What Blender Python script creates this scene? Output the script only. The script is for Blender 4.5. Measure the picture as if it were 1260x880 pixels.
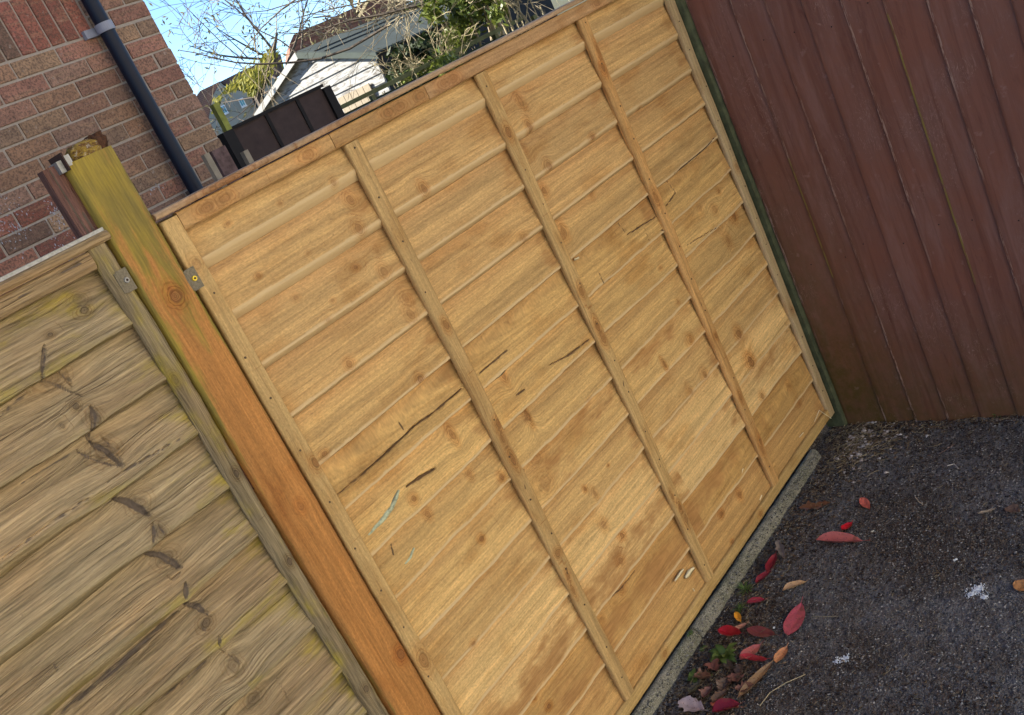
import bpy, math, random
import numpy as np
from mathutils import Vector, Matrix
for o in list(bpy.data.objects): bpy.data.objects.remove(o)
SC = bpy.context.scene
COL = SC.collection
R_ = math.radians
rng = np.random.default_rng(7)
random.seed(7)

# ------------------------------------------------------------------ camera
CR = np.array([[0.5675147298448466, -0.708626690703233, -0.41925558390093665],
               [-0.49746800419149195, 0.1106448590137179, -0.8603971757157088],
               [0.656088878289264, 0.696854309304907, -0.2897265182690676]])
CC = np.array([-0.9270874797327255, -1.6309599124831067, 1.5958846940408424])
FPX = 1256.610617009389
cam = bpy.data.objects.new('camera', bpy.data.cameras.new('camera'))
COL.objects.link(cam)
m = Matrix.Identity(4)
for i in range(3):
    m[i][0] = CR[0][i]; m[i][1] = -CR[1][i]; m[i][2] = -CR[2][i]; m[i][3] = CC[i]
cam.matrix_world = m
cam.data.sensor_width = 36.0
cam.data.lens = FPX / 1260 * 36
cam.data.clip_start = 0.02
cam.data.clip_end = 2000
SC.camera = cam

# ------------------------------------------------------------------ sky, sun, exposure
SUN_DIR = Vector((-0.70, 0.72, 0.0)).normalized()
SUN_EL = R_(35)
W = bpy.data.worlds.new('World'); SC.world = W; W.use_nodes = True
wn = W.node_tree; wn.nodes.clear()
sky = wn.nodes.new('ShaderNodeTexSky'); sky.sky_type = 'NISHITA'; sky.sun_disc = False
sky.sun_elevation = SUN_EL
sky.sun_rotation = math.atan2(SUN_DIR.x, SUN_DIR.y)
sky.air_density = 0.62; sky.dust_density = 0.0; sky.ozone_density = 6.0
bg = wn.nodes.new('ShaderNodeBackground'); bg.inputs[1].default_value = 0.09
wo = wn.nodes.new('ShaderNodeOutputWorld')
wn.links.new(sky.outputs[0], bg.inputs[0]); wn.links.new(bg.outputs[0], wo.inputs[0])
sl = bpy.data.lights.new('sun', 'SUN'); sl.energy = 5.0; sl.angle = R_(0.5); sl.color = (1, 0.95, 0.87)
so = bpy.data.objects.new('sun', sl); COL.objects.link(so)
tosun = Vector((SUN_DIR.x * math.cos(SUN_EL), SUN_DIR.y * math.cos(SUN_EL), math.sin(SUN_EL)))
so.rotation_euler = tosun.to_track_quat('Z', 'Y').to_euler(); so.location = (-5, 5, 12)
VS = SC.view_settings
SC.display_settings.display_device = 'sRGB'
VS.view_transform = 'Standard'; VS.look = 'None'; VS.gamma = 1.0; VS.use_curve_mapping = False
VS.exposure = 1.95
try:
    VS.use_white_balance = True; VS.white_balance_temperature = 6850; VS.white_balance_tint = 8
except Exception as e: print('no wb', e)

# ------------------------------------------------------------------ helpers
def ray(u, v):
    return CR.T @ np.array([(u - 630) / FPX, (v - 440) / FPX, 1.0])
def onplane(u, v, ax, val):                 # where the sight line of a photo point meets a real plane
    d = ray(u, v); t = (val - CC[ax]) / d[ax]; return CC + t * d
def FP(u, v, y=0.02): p = onplane(u, v, 1, y); return (float(p[0]), float(p[2]))
GZ = -0.075
def GP(u, v, z=GZ): p = onplane(u, v, 2, z); return (float(p[0]), float(p[1]))
def far(u, v, D):                           # point at horizontal distance D along a sight line
    d = ray(u, v); d = d / math.hypot(d[0], d[1]); return Vector(CC + D * d)

def tag(o, label=None, cat=None, group=None, kind=None):
    if label: o['label'] = label
    if cat: o['category'] = cat
    if group: o['group'] = group
    if kind: o['kind'] = kind
    return o
def empty(name, loc=(0, 0, 0), rz=0.0, **k):
    o = bpy.data.objects.new(name, None); COL.objects.link(o)
    o.location = loc; o.rotation_euler = (0, 0, rz); o.empty_display_size = 0.05
    return tag(o, **k)
def link(name, me, parent=None, loc=(0, 0, 0), rot=(0, 0, 0), color=None, **k):
    o = bpy.data.objects.new(name, me); COL.objects.link(o)
    o.location = loc; o.rotation_euler = rot
    if parent: o.parent = parent
    if color: o.color = (*color, 1)
    return tag(o, **k)
def mesh_np(name, V, F, mat=None, smooth=False, attrs=None):
    """V (n,3), F list of faces or (m,4)/(m,3) array; attrs {name:(type, array)}"""
    me = bpy.data.meshes.new(name)
    V = np.asarray(V, np.float32)
    if isinstance(F, np.ndarray):
        k = F.shape[1]
        me.vertices.add(len(V)); me.vertices.foreach_set('co', V.ravel())
        me.loops.add(F.size); me.loops.foreach_set('vertex_index', F.astype(np.int32).ravel())
        me.polygons.add(len(F)); me.polygons.foreach_set('loop_start', np.arange(0, F.size, k, dtype=np.int32))
        me.update(calc_edges=True); me.validate()
    else:
        me.from_pydata([tuple(map(float, v)) for v in V], [], F); me.update()
    if smooth: me.polygons.foreach_set('use_smooth', np.ones(len(me.polygons), bool))
    if attrs:
        for an, (ty, arr) in attrs.items():
            a = me.attributes.new(an, ty, 'POINT')
            arr = np.asarray(arr, np.float32)
            a.data.foreach_set({'FLOAT': 'value', 'FLOAT_VECTOR': 'vector', 'FLOAT_COLOR': 'color'}[ty], arr.ravel())
    if mat: me.materials.append(mat)
    return me
class MB:
    def __init__(s): s.v = []; s.f = []
    def add(s, vs, fs):
        n = len(s.v); s.v += [tuple(v) for v in vs]; s.f += [tuple(i + n for i in f) for f in fs]
    def box(s, x0, x1, y0, y1, z0, z1):
        s.add([(x0, y0, z0), (x1, y0, z0), (x1, y1, z0), (x0, y1, z0), (x0, y0, z1), (x1, y0, z1), (x1, y1, z1), (x0, y1, z1)],
              [(0, 3, 2, 1), (4, 5, 6, 7), (0, 1, 5, 4), (1, 2, 6, 5), (2, 3, 7, 6), (3, 0, 4, 7)])
    def tube(s, pts, rads, n=5, cap=True):
        pts = [Vector(p) for p in pts]; rings = []
        t = (pts[1] - pts[0]).normalized(); u = t.orthogonal().normalized()
        for i, p in enumerate(pts):
            t = (pts[min(i + 1, len(pts) - 1)] - pts[max(i - 1, 0)]).normalized()
            u = (u - t * u.dot(t)).normalized(); w = t.cross(u)
            rings.append([p + (u * math.cos(a) + w * math.sin(a)) * rads[i] for a in [2 * math.pi * k / n for k in range(n)]])
        vs = [v for r in rings for v in r]; fs = []
        for i in range(len(pts) - 1):
            for k in range(n):
                a = i * n + k; b = i * n + (k + 1) % n; fs.append((a, b, b + n, a + n))
        if cap: fs += [tuple(range(n - 1, -1, -1)), tuple(range(len(vs) - n, len(vs)))]
        s.add(vs, fs)
    def prism(s, poly, d):                   # poly: list of Vector, d: Vector thickness
        n = len(poly); s.add([Vector(p) for p in poly] + [Vector(p) + d for p in poly],
              [tuple(range(n - 1, -1, -1)), tuple(range(n, 2 * n))] + [(i, (i + 1) % n, n + (i + 1) % n, n + i) for i in range(n)])
    def mesh(s, name, mat, smooth=False):
        me = bpy.data.meshes.new(name); me.from_pydata([tuple(v) for v in s.v], [], s.f); me.update()
        if smooth: me.polygons.foreach_set('use_smooth', np.ones(len(me.polygons), bool))
        me.materials.append(mat); return me
    def build(s, name, mat, parent=None, smooth=False, **k):
        return link(name, s.mesh(name, mat, smooth), parent, **k)

# smooth random fields for numpy
def vnoise(x, y, seed=0):
    xi = np.floor(x).astype(np.int64); yi = np.floor(y).astype(np.int64); xf = x - xi; yf = y - yi
    u = xf * xf * (3 - 2 * xf); v = yf * yf * (3 - 2 * yf)
    def h(a, b):
        n = (a * 374761393 + b * 668265263 + seed * 1442695041) & 0xffffffff
        n = ((n ^ (n >> 13)) * 1274126177) & 0xffffffff
        return ((n ^ (n >> 16)) & 0xffff) / 65535.0
    return (h(xi, yi) * (1 - u) + h(xi + 1, yi) * u) * (1 - v) + (h(xi, yi + 1) * (1 - u) + h(xi + 1, yi + 1) * u) * v
def fbm(x, y, seed=0, o=3):
    s = 0; a = 0.5
    for i in range(o): s = s + a * vnoise(x * 2 ** i, y * 2 ** i, seed + i * 17); a *= 0.5
    return s / (1 - 0.5 ** o)

# ------------------------------------------------------------------ node helpers / materials
class NT:
    def __init__(s, name):
        s.m = bpy.data.materials.new(name); s.m.use_nodes = True; s.t = s.m.node_tree
        s.b = s.t.nodes['Principled BSDF']; s.out = s.t.nodes['Material Output']
        s.b.inputs['Specular IOR Level'].default_value = 0.3
    def n(s, ty, **k):
        o = s.t.nodes.new(ty)
        for a, v in k.items(): setattr(o, a, v)
        return o
    def l(s, a, b): s.t.links.new(a, b)
    def put(s, sock, v):
        if isinstance(v, bpy.types.NodeSocket): s.l(v, sock)
        elif v is not None: sock.default_value = v
    def math(s, op, a, b=None, c=None, clamp=False):
        o = s.n('ShaderNodeMath', operation=op, use_clamp=clamp)
        for i, v in enumerate((a, b, c)):
            if v is not None: s.put(o.inputs[i], v)
        return o.outputs[0]
    def mix(s, f, a, b, blend='MIX'):
        o = s.n('ShaderNodeMix', data_type='RGBA', blend_type=blend)
        s.put(o.inputs[0], f); s.put(o.inputs[6], a if not isinstance(a, tuple) else (*a, 1)[:4]); s.put(o.inputs[7], b if not isinstance(b, tuple) else (*b, 1)[:4])
        return o.outputs[2]
    def map(s, v, a, b, c=0.0, d=1.0, smooth=False):
        o = s.n('ShaderNodeMapRange', interpolation_type='SMOOTHSTEP' if smooth else 'LINEAR')
        s.put(o.inputs[0], v)
        for i, q in enumerate((a, b, c, d)): s.put(o.inputs[i + 1], q)
        return o.outputs[0]
    def noise(s, vec, scale, detail=3.0, rough=0.55, dist=0.0, col=False):
        o = s.n('ShaderNodeTexNoise'); s.put(o.inputs['Vector'], vec)
        o.inputs['Scale'].default_value = scale; o.inputs['Detail'].default_value = detail
        o.inputs['Roughness'].default_value = rough; o.inputs['Distortion'].default_value = dist
        return o.outputs[1 if col else 0]
    def attr(s, name):
        return s.n('ShaderNodeAttribute', attribute_name=name)
    def vmul(s, v, k):
        o = s.n('ShaderNodeVectorMath', operation='MULTIPLY'); s.l(v, o.inputs[0]); s.put(o.inputs[1], k); return o.outputs[0]
    def vadd(s, v, k):
        o = s.n('ShaderNodeVectorMath', operation='ADD'); s.l(v, o.inputs[0]); s.put(o.inputs[1], k); return o.outputs[0]
    def pos(s): return s.n('ShaderNodeTexCoord').outputs['Object']
    def rnd(s): return s.n('ShaderNodeObjectInfo').outputs['Random']
    def ocol(s): return s.n('ShaderNodeObjectInfo').outputs['Color']
    def bump(s, h, strength=0.3, dist=0.002):
        o = s.n('ShaderNodeBump'); s.l(h, o.inputs['Height']); o.inputs['Strength'].default_value = strength
        o.inputs['Distance'].default_value = dist; s.l(o.outputs[0], s.b.inputs['Normal'])
    def col(s, c): s.put(s.b.inputs['Base Color'], c if not isinstance(c, tuple) else (*c, 1)[:4])
    def rough(s, r): s.put(s.b.inputs['Roughness'], r)

def timber_mat(name, old=False, post=False):
    """sawn timber; grain coordinates, knots and cracks ride on the mesh as attributes"""
    t = NT(name)
    g = t.attr('grain').outputs['Vector']; K = t.attr('knot').outputs['Vector']; A = t.attr('aux')
    sep = t.n('ShaderNodeSeparateColor'); t.l(A.outputs['Color'], sep.inputs[0])
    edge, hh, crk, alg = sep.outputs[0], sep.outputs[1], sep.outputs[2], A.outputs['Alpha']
    rv = t.rnd(); off = t.n('ShaderNodeCombineXYZ'); t.l(t.math('MULTIPLY', rv, 37.0), off.inputs[0]); t.l(t.math('MULTIPLY', rv, 91.0), off.inputs[1]); t.l(t.math('MULTIPLY', rv, 53.0), off.inputs[2])
    P = t.vadd(g, off.outputs[0])
    # grain vector: x along fibre (m), y across (m), z depth
    ring = t.noise(t.vmul(P, (0.9, 34 if not old else 48, 20)), 1.0, 3.0, 0.5, 0.25)
    ringf = t.noise(t.vmul(P, (1.5, 120 if not old else 150, 60)), 1.0, 2.0, 0.5, 0.3 if not old else 0.1)
    fib = t.noise(t.vmul(P, (16 if not old else 13, 300 if not old else 280, 200)), 1.0, 3.0, 0.6 if not old else .72)
    blot = t.noise(t.vmul(P, (5, 11, 11)), 1.0, 3.0, 0.6)
    spk = t.noise(t.vmul(P, (150, 260, 260)), 1.0, 2.0, 0.7)
    pores = t.noise(t.vmul(P, (70, 210, 210)), 1.0, 2.0, 0.5)
    gl_n = t.noise(t.vmul(P, (1.1, 46, 20) if not old else (2.2, 85, 20)), 1.0, 2.0, 0.45, 0.25)
    gl = t.map(t.math('ABSOLUTE', t.math('SUBTRACT', gl_n, 0.5)), 0.0, 0.022 if not old else 0.035, 1.0, 0.0)
    gl = t.math('MULTIPLY', gl, t.map(t.noise(t.vmul(P, (3, 30, 10)), 1.0, 2.0), 0.40, 0.60))
    gm_n = t.noise(t.vmul(P, (2.0, 110, 20) if not old else (4.0, 190, 20)), 1.0, 2.0, 0.5, 0.2)
    gm = t.math('MULTIPLY', t.map(t.math('ABSOLUTE', t.math('SUBTRACT', gm_n, 0.5)), 0.0, 0.05, 1.0, 0.0), t.map(t.noise(t.vmul(P, (6, 40, 10)), 1.0, 2.0), 0.38, 0.62))
    base = t.ocol()
    def S(k): o = t.n('ShaderNodeCombineColor'); [t.l(k, o.inputs[i]) for i in range(3)]; return o.outputs[0]
    if not old:
        c = t.mix(1.0, base, S(t.map(ring, 0.28, 0.72, 0.80, 1.16)), 'MULTIPLY')
        c = t.mix(1.0, c, S(t.map(ringf, 0.3, 0.7, 0.84, 1.14)), 'MULTIPLY')
        c = t.mix(1.0, c, S(t.map(fib, 0.3, 0.7, 0.83, 1.15)), 'MULTIPLY')
        c = t.mix(1.0, c, S(t.map(spk, 0.3, 0.72, 0.82, 1.15)), 'MULTIPLY')
        dk = t.mix(1.0, c, (0.74, 0.60, 0.44), 'MULTIPLY')
        c = t.mix(t.map(blot, 0.50, 0.72, 0.0, 0.65, True), c, dk)
        lap_shade = t.mix(1.0, c, (0.86, 0.77, 0.82), 'MULTIPLY')
        c = t.mix(t.math('MULTIPLY', hh, 0.95, clamp=True), c, lap_shade)  # board tops tinted darker: shade under the lap put into the colour
        c = t.mix(t.map(pores, 0.66, 0.74, 0.0, 0.35), c, (0.16, 0.085, 0.03))
    else:
        c = t.mix(1.0, base, S(t.map(ring, 0.25, 0.75, 0.74, 1.20)), 'MULTIPLY')
        c = t.mix(1.0, c, S(t.map(ringf, 0.3, 0.7, 0.74, 1.20)), 'MULTIPLY')
        c = t.mix(1.0, c, S(t.map(fib, 0.32, 0.68, 0.62, 1.34)), 'MULTIPLY')
        c = t.mix(t.map(blot, 0.42, 0.66, 0.0, 0.5), c, t.mix(1.0, c, (1.0, 0.84, 0.72), 'MULTIPLY'))
    c = t.mix(t.math('MULTIPLY', gl, 0.34 if not old else 0.45), c, t.mix(1.0, c, (0.52, 0.40, 0.28) if not old else (0.38, 0.33, 0.28), 'MULTIPLY'))
    c = t.mix(t.math('MULTIPLY', gm, 0.26 if not old else 0.32), c, t.mix(1.0, c, (0.60, 0.48, 0.36) if not old else (1.55, 1.5, 1.4), 'MULTIPLY'))
    # algae and lichen with a shape of their own
    an = t.noise(t.vmul(P, (9, 22, 22)), 1.0, 4.0, 0.65)
    am = t.math('ADD', alg, t.map(an, 0.3, 0.7, -0.38, 0.38) if not post else t.map(t.noise(t.vmul(P, (5, 26, 20)), 1.0, 5.0, 0.7), 0.3, 0.7, -0.62, 0.5))
    amf = t.map(am, 0.35, 0.95, 0.0, 0.9, True)
    if post:
        ac = t.mix(t.map(an, 0.35, 0.65), (0.30, 0.225, 0.03), (0.18, 0.145, 0.035))
    elif old:
        ac = t.mix(t.map(an, 0.35, 0.65), (0.22, 0.175, 0.035), (0.40, 0.30, 0.035))
    else:
        ac = t.mix(t.map(an, 0.35, 0.65), (0.47, 0.245, 0.08), (0.38, 0.185, 0.06))
    ac = t.mix(1.0, ac, S(t.map(fib, 0.3, 0.7, 0.75, 1.2)), 'MULTIPLY')
    c = t.mix(amf, c, ac)
    # pale sawn edge; the same tone paints a highlight along the arris
    c = t.mix(t.math('MULTIPLY', edge, 0.9, clamp=True), c, (0.64, 0.455, 0.235) if not old else t.mix(fib, (0.20, 0.15, 0.07), (0.42, 0.33, 0.17)))
    # knots
    d0 = t.n('ShaderNodeSeparateXYZ'); t.l(K, d0.inputs[0])
    dx, dz, ks = d0.outputs[0], d0.outputs[1], d0.outputs[2]
    kn = t.noise(t.vmul(P, (60, 90, 60)), 1.0, 2.0, 0.6)
    d = t.math('SQRT', t.math('ADD', t.math('MULTIPLY', dx, dx), t.math('MULTIPLY', dz, dz)))
    d = t.math('ADD', d, t.map(kn, 0.2, 0.8, -0.35, 0.35))
    core = t.math('MULTIPLY', t.map(d, 0.62, 0.82, 1.0, 0.0, True), ks)
    rim = t.math('MULTIPLY', t.map(t.math('ABSOLUTE', t.math('SUBTRACT', d, 0.86)), 0.0, 0.16, 1.0, 0.0), ks)
    halo = t.math('MULTIPLY', t.map(d, 0.9, 3.0, 1.0, 0.0, True), ks)
    rg = t.math('MULTIPLY', t.map(t.math('SINE', t.math('MULTIPLY', d, 11.0)), 0.45, 0.9, 0.0, 1.0), t.math('MULTIPLY', halo, 0.85))
    kc = (0.145, 0.065, 0.022) if not old else (0.07, 0.052, 0.035)
    hc = t.mix(1.0, c, (0.88, 0.66, 0.46) if not old else (0.72, 0.66, 0.58), 'MULTIPLY')
    c = t.mix(t.math('MULTIPLY', halo, 0.75), c, hc)
    c = t.mix(rg, c, t.mix(1.0, c, (0.62, 0.48, 0.36), 'MULTIPLY'))
    kc = t.mix(t.map(t.math('SINE', t.math('MULTIPLY', d, 26.0)), -1, 1), kc, t.mix(1.0, t.mix(0.0, kc, kc), (2.2, 2.0, 1.8), 'MULTIPLY'))
    c = t.mix(t.math('MULTIPLY', core, 0.7), c, kc)
    c = t.mix(t.math('MULTIPLY', rim, 0.55), c, (0.09, 0.04, 0.015) if not old else (0.05, 0.04, 0.03))
    c = t.mix(t.map(t.math('ADD', crk, t.map(kn, 0.3, 0.7, -0.12, 0.12)), 0.28, 0.55, 0.0, 0.9), c, (0.085, 0.046, 0.024) if not old else (0.115, 0.086, 0.066))
    t.col(c); t.rough(0.72 if not old else 0.88)
    h = t.math('ADD', t.math('MULTIPLY', t.math('ADD', fib, t.math('MULTIPLY', gl, -0.8 if old else -0.3)), 0.5), t.math('MULTIPLY', spk, 0.45))
    h = t.math('ADD', h, t.math('MULTIPLY', ringf, 0.4 if not old else 1.1))
    h = t.math('ADD', h, t.math('MULTIPLY', core, 0.5))
    t.bump(h, 0.9 if not old else 1.0, 0.0022 if not old else 0.0045)
    return t.m

M = {}
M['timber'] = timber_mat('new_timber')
M['old'] = timber_mat('weathered_timber', old=True)
M['post'] = timber_mat('post_timber', post=True)

def plain(name, col, rough=0.7, var=0.15, scale=20, metal=0.0, bump=0.0, obj=False):
    t = NT(name); n = t.noise(t.vadd(t.pos(), (0, 0, 0)), scale, 4, 0.6)
    k = t.n('ShaderNodeCombineColor'); v = t.map(n, 0.25, 0.75, 1 - var, 1 + var); [t.l(v, k.inputs[i]) for i in range(3)]
    t.col(t.mix(1.0, t.ocol() if obj else col, k.outputs[0], 'MULTIPLY')); t.rough(rough); t.b.inputs['Metallic'].default_value = metal
    if bump: t.bump(n, bump, 0.002)
    return t.m

def brick_mat(name, courses=False):
    t = NT(name); P = t.pos(); rv = t.rnd()
    off = t.n('ShaderNodeCombineXYZ'); t.l(t.math('MULTIPLY', rv, 60.0), off.inputs[0]); t.l(t.math('MULTIPLY', rv, 31.0), off.inputs[2])
    Q = t.vadd(P, off.outputs[0])
    n1 = t.noise(Q, 14, 4, 0.6); n2 = t.noise(Q, 110, 3, 0.75); n3 = t.noise(t.vmul(Q, (6, 6, 60)), 1.0, 3, 0.6, 0.5); n4 = t.noise(Q, 34, 3, 0.6)
    c = t.ocol()
    c = t.mix(t.map(n1, 0.40, 0.66, 0, 0.6), c, t.mix(1.0, c, (0.62, 0.60, 0.62), 'MULTIPLY'))
    c = t.mix(t.map(n3, 0.52, 0.68, 0, 0.55), c, (0.36, 0.22, 0.13))
    c = t.mix(t.map(n2, 0.46, 0.60, 0, 0.75), c, (0.075, 0.048, 0.036))
    c = t.mix(t.map(t.noise(Q, 420, 2, 0.6), 0.56, 0.66, 0, 0.25), c, (0.40, 0.31, 0.24))
    c = t.mix(t.map(n4, 0.62, 0.72, 0, 0.45), c, (0.42, 0.36, 0.31))
    t.col(c); t.rough(0.9); t.bump(t.math('ADD', n2, t.math('MULTIPLY', n3, 0.8)), 0.8, 0.004)
    return t.m
M['brick'] = brick_mat('brick_face')
def wall_mat():
    t = NT('brick_wall_far'); P = t.pos()
    sw = t.n('ShaderNodeSeparateXYZ'); t.l(P, sw.inputs[0]); cb = t.n('ShaderNodeCombineXYZ')
    t.l(t.math('ADD', sw.outputs[0], sw.outputs[1]), cb.inputs[0]); t.l(sw.outputs[2], cb.inputs[1])
    b = t.n('ShaderNodeTexBrick'); t.l(cb.outputs[0], b.inputs['Vector']); b.inputs['Scale'].default_value = 1
    b.inputs['Brick Width'].default_value = 0.225; b.inputs['Row Height'].default_value = 0.075; b.inputs['Mortar Size'].default_value = 0.005
    b.inputs['Color1'].default_value = (0.22, 0.11, 0.07, 1); b.inputs['Color2'].default_value = (0.17, 0.10, 0.07, 1); b.inputs['Mortar'].default_value = (0.33, 0.29, 0.25, 1)
    t.col(b.outputs[0]); t.rough(0.9); return t.m
M['wall'] = wall_mat()
def mortar_mat():
    t = NT('mortar'); P = t.pos(); n = t.noise(P, 60, 4, 0.7); n1 = t.noise(P, 5, 3)
    t.col(t.mix(t.map(n, 0.3, 0.7), (0.30, 0.25, 0.21), t.mix(n1, (0.42, 0.36, 0.31), (0.34, 0.29, 0.24)))); t.rough(0.95); t.bump(n, 0.8, 0.004); return t.m
M['mortar'] = mortar_mat()

def asphalt_mat():
    t = NT('asphalt'); P = t.pos()
    n1 = t.noise(P, 2.6, 6, 0.68); n2 = t.noise(P, 190, 3, 0.75); n3 = t.noise(P, 15, 5, 0.75)
    n4 = t.noise(P, 620, 2, 0.6)
    vo = t.n('ShaderNodeTexVoronoi', feature='F1'); t.l(P, vo.inputs['Vector']); vo.inputs['Scale'].default_value = 210; vo.inputs['Randomness'].default_value = 1
    c = t.mix(t.map(n1, 0.44, 0.56), (0.082, 0.062, 0.049), (0.185, 0.178, 0.178))
    c = t.mix(t.map(n3, 0.45, 0.62, 0, 0.75), c, (0.130, 0.098, 0.075))
    c = t.mix(t.map(t.noise(P, 75, 4, 0.75), 0.52, 0.64, 0, 0.8), c, (0.030, 0.023, 0.018))
    c = t.mix(t.map(n2, 0.52, 0.62, 0, 0.85), c, (0.25, 0.235, 0.22))
    c = t.mix(t.map(n4, 0.70, 0.78, 0, 0.8), c, (0.34, 0.32, 0.29))
    c = t.mix(t.map(n2, 0.30, 0.42, 0.75, 0.0), c, (0.012, 0.010, 0.010))
    t.col(c); t.rough(t.map(n2, 0.3, 0.7, 0.95, 0.6))
    h = t.math('ADD', t.math('MULTIPLY', vo.outputs['Distance'], -1.0), n2)
    t.bump(h, 1.0, 0.007); return t.m
M['asphalt'] = asphalt_mat()
def soil_mat():
    t = NT('soil'); P = t.pos(); n = t.noise(P, 2, 5, 0.7); n2 = t.noise(P, 60, 4, 0.7)
    t.col(t.mix(t.map(n, 0.4, 0.6), (0.055, 0.07, 0.025), t.mix(n2, (0.05, 0.035, 0.022), (0.12, 0.10, 0.08)))); t.rough(0.95); t.bump(n2, 0.8, 0.01); return t.m
M['soil'] = soil_mat()
def kerb_mat():
    t = NT('kerb_concrete'); P = t.pos()
    n1 = t.noise(P, 12, 5, 0.75); n2 = t.noise(P, 330, 3, 0.7); n3 = t.noise(P, 40, 4, 0.7)
    c = t.mix(t.map(n1, 0.35, 0.65), (0.36, 0.32, 0.235), (0.17, 0.165, 0.10))
    c = t.mix(t.map(n3, 0.45, 0.7, 0, 0.6), c, (0.10, 0.09, 0.055))
    c = t.mix(t.map(n2, 0.52, 0.64, 0, 0.85), c, (0.48, 0.44, 0.36))
    c = t.mix(t.map(n2, 0.34, 0.46, 0.8, 0), c, (0.05, 0.045, 0.03))
    t.col(c); t.rough(0.95); t.bump(n2, 1.0, 0.003); return t.m
M['kerb'] = kerb_mat()
def paint_mat():
    t = NT('brown_fence_paint'); P = t.pos(); A = t.attr('aux'); g = t.attr('grain').outputs['Vector']
    sep = t.n('ShaderNodeSeparateColor'); t.l(A.outputs['Color'], sep.inputs[0]); edge, low, scr, yel = sep.outputs[0], sep.outputs[1], sep.outputs[2], A.outputs['Alpha']
    rv = t.rnd(); off = t.n('ShaderNodeCombineXYZ'); t.l(t.math('MULTIPLY', rv, 41.0), off.inputs[0]); t.l(t.math('MULTIPLY', rv, 77.0), off.inputs[1])
    G = t.vadd(g, off.outputs[0])
    w = t.noise(t.vmul(G, (1.4, 38, 1)), 1.0, 4, 0.6, 0.8); f = t.noise(t.vmul(G, (9, 420, 1)), 1.0, 3, 0.6); b = t.noise(P, 4.5, 4, 0.6); b2 = t.noise(P, 28, 4, 0.65)
    c = t.mix(t.map(b, 0.35, 0.65), (0.168, 0.063, 0.040), (0.152, 0.068, 0.050))
    c = t.mix(t.map(rv, 0, 1, 0, .5), c, t.mix(1.0, c, (0.78, 0.80, 0.84), 'MULTIPLY'))
    big = t.noise(t.vmul(G, (2.4, 12, 1)), 1.0, 5, 0.7, 0.4)
    c = t.mix(t.map(big, 0.50, 0.62, 0, 0.45), c, (0.20, 0.105, 0.085))
    c = t.mix(t.map(big, 0.42, 0.34, 0, 0.5), c, (0.075, 0.022, 0.014))
    c = t.mix(t.map(w, 0.50, 0.68, 0, 0.55), c, (0.095, 0.030, 0.018))
    c = t.mix(t.map(f, 0.6, 0.8, 0, 0.25), c, (0.13, 0.07, 0.055))
    c = t.mix(t.math('MULTIPLY', low, t.map(b2, 0.25, 0.6, 0.3, 1.0)), c, (0.075, 0.046, 0.010))
    c = t.mix(t.map(b2, 0.64, 0.72, 0, 0.35), c, (0.24, 0.15, 0.13))
    scn = t.noise(t.vmul(G, (14, 55, 1)), 1.0, 3, 0.7, 1.2); c = t.mix(t.math('MULTIPLY', t.map(t.math('ABSOLUTE', t.math('SUBTRACT', scn, 0.5)), 0, 0.012, 1, 0), t.map(b, 0.52, 0.60, 0, 0.6)), c, (0.30, 0.19, 0.15))
    ch = t.noise(t.vmul(G, (26, 200, 1)), 1.0, 3, 0.7); ch2 = t.noise(t.vmul(G, (2.2, 1, 1)), 1.0, 2, 0.5)
    chip = t.math('MULTIPLY', t.math('MULTIPLY', t.map(edge, 0.5, 0.8), t.map(ch, 0.47, 0.54)), t.map(ch2, 0.46, 0.54))
    c = t.mix(t.math('MULTIPLY', chip, 0.75), c, (0.36, 0.24, 0.18))
    c = t.mix(t.math('MULTIPLY', t.math('MULTIPLY', yel, t.map(edge, 0.75, 0.92)), t.map(ch, 0.36, 0.50)), c, (0.20, 0.15, 0.035))
    nk = t.noise(t.vmul(G, (9, 17, 1)), 1.0, 1, 0.5); c = t.mix(t.map(nk, 0.79, 0.83, 0, 0.75), c, (0.03, 0.014, 0.01))
    t.col(c); t.rough(t.map(b2, 0.3, 0.7, 0.48, 0.62)); t.b.inputs['Specular IOR Level'].default_value = 0.25
    t.bump(t.math('ADD', t.math('ADD', t.math('MULTIPLY', w, 1.2), t.math('MULTIPLY', f, 0.3)), t.math('MULTIPLY', b2, 0.5)), 0.55, 0.0022)
    return t.m
M['paint'] = paint_mat()
M['galv'] = plain('galvanised_metal', (0.30, 0.29, 0.27), 0.5, 0.3, 160, 0.6, 0.3)
M['clipwood'] = plain('dirty_clip', (0.20, 0.165, 0.11), 0.7, 0.4, 260, 0.3, 0.4)
M['rust'] = plain('rusty_nail', (0.12, 0.075, 0.045), 0.7, 0.4, 300, 0.4)
M['brass'] = plain('yellow_screw', (0.55, 0.40, 0.05), 0.35, 0.1, 50, 0.7)
M['pipe'] = plain('dark_plastic', (0.007, 0.011, 0.024), 0.42, 0.1, 10)
M['pipe'].node_tree.nodes['Principled BSDF'].inputs['Specular IOR Level'].default_value = .18
M['steelclip'] = plain('grey_plastic_clip', (0.24, 0.25, 0.30), 0.45, 0.1, 40)
M['splint'] = plain('bare_splinter', (0.78, 0.66, 0.40), 0.8, 0.1, 60)
M['resin'] = plain('green_grey_bark_pocket', (0.40, 0.42, 0.27), 0.6, 0.5, 110)
M['void'] = plain('dark_bark', (0.045, 0.022, 0.016), 0.8, 0.4, 130)
M['mottle'] = plain('per_object_colour', (1, 1, 1), 0.75, 0.22, 90, obj=True)
M['greenpost'] = plain('green_stained_wood', (0.062, 0.068, 0.032), 0.8, 0.6, 22, bump=0.5)
M['brownfence'] = plain('dark_brown_stain', (0.058, 0.038, 0.035), 0.8, 0.25, 12)
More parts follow.
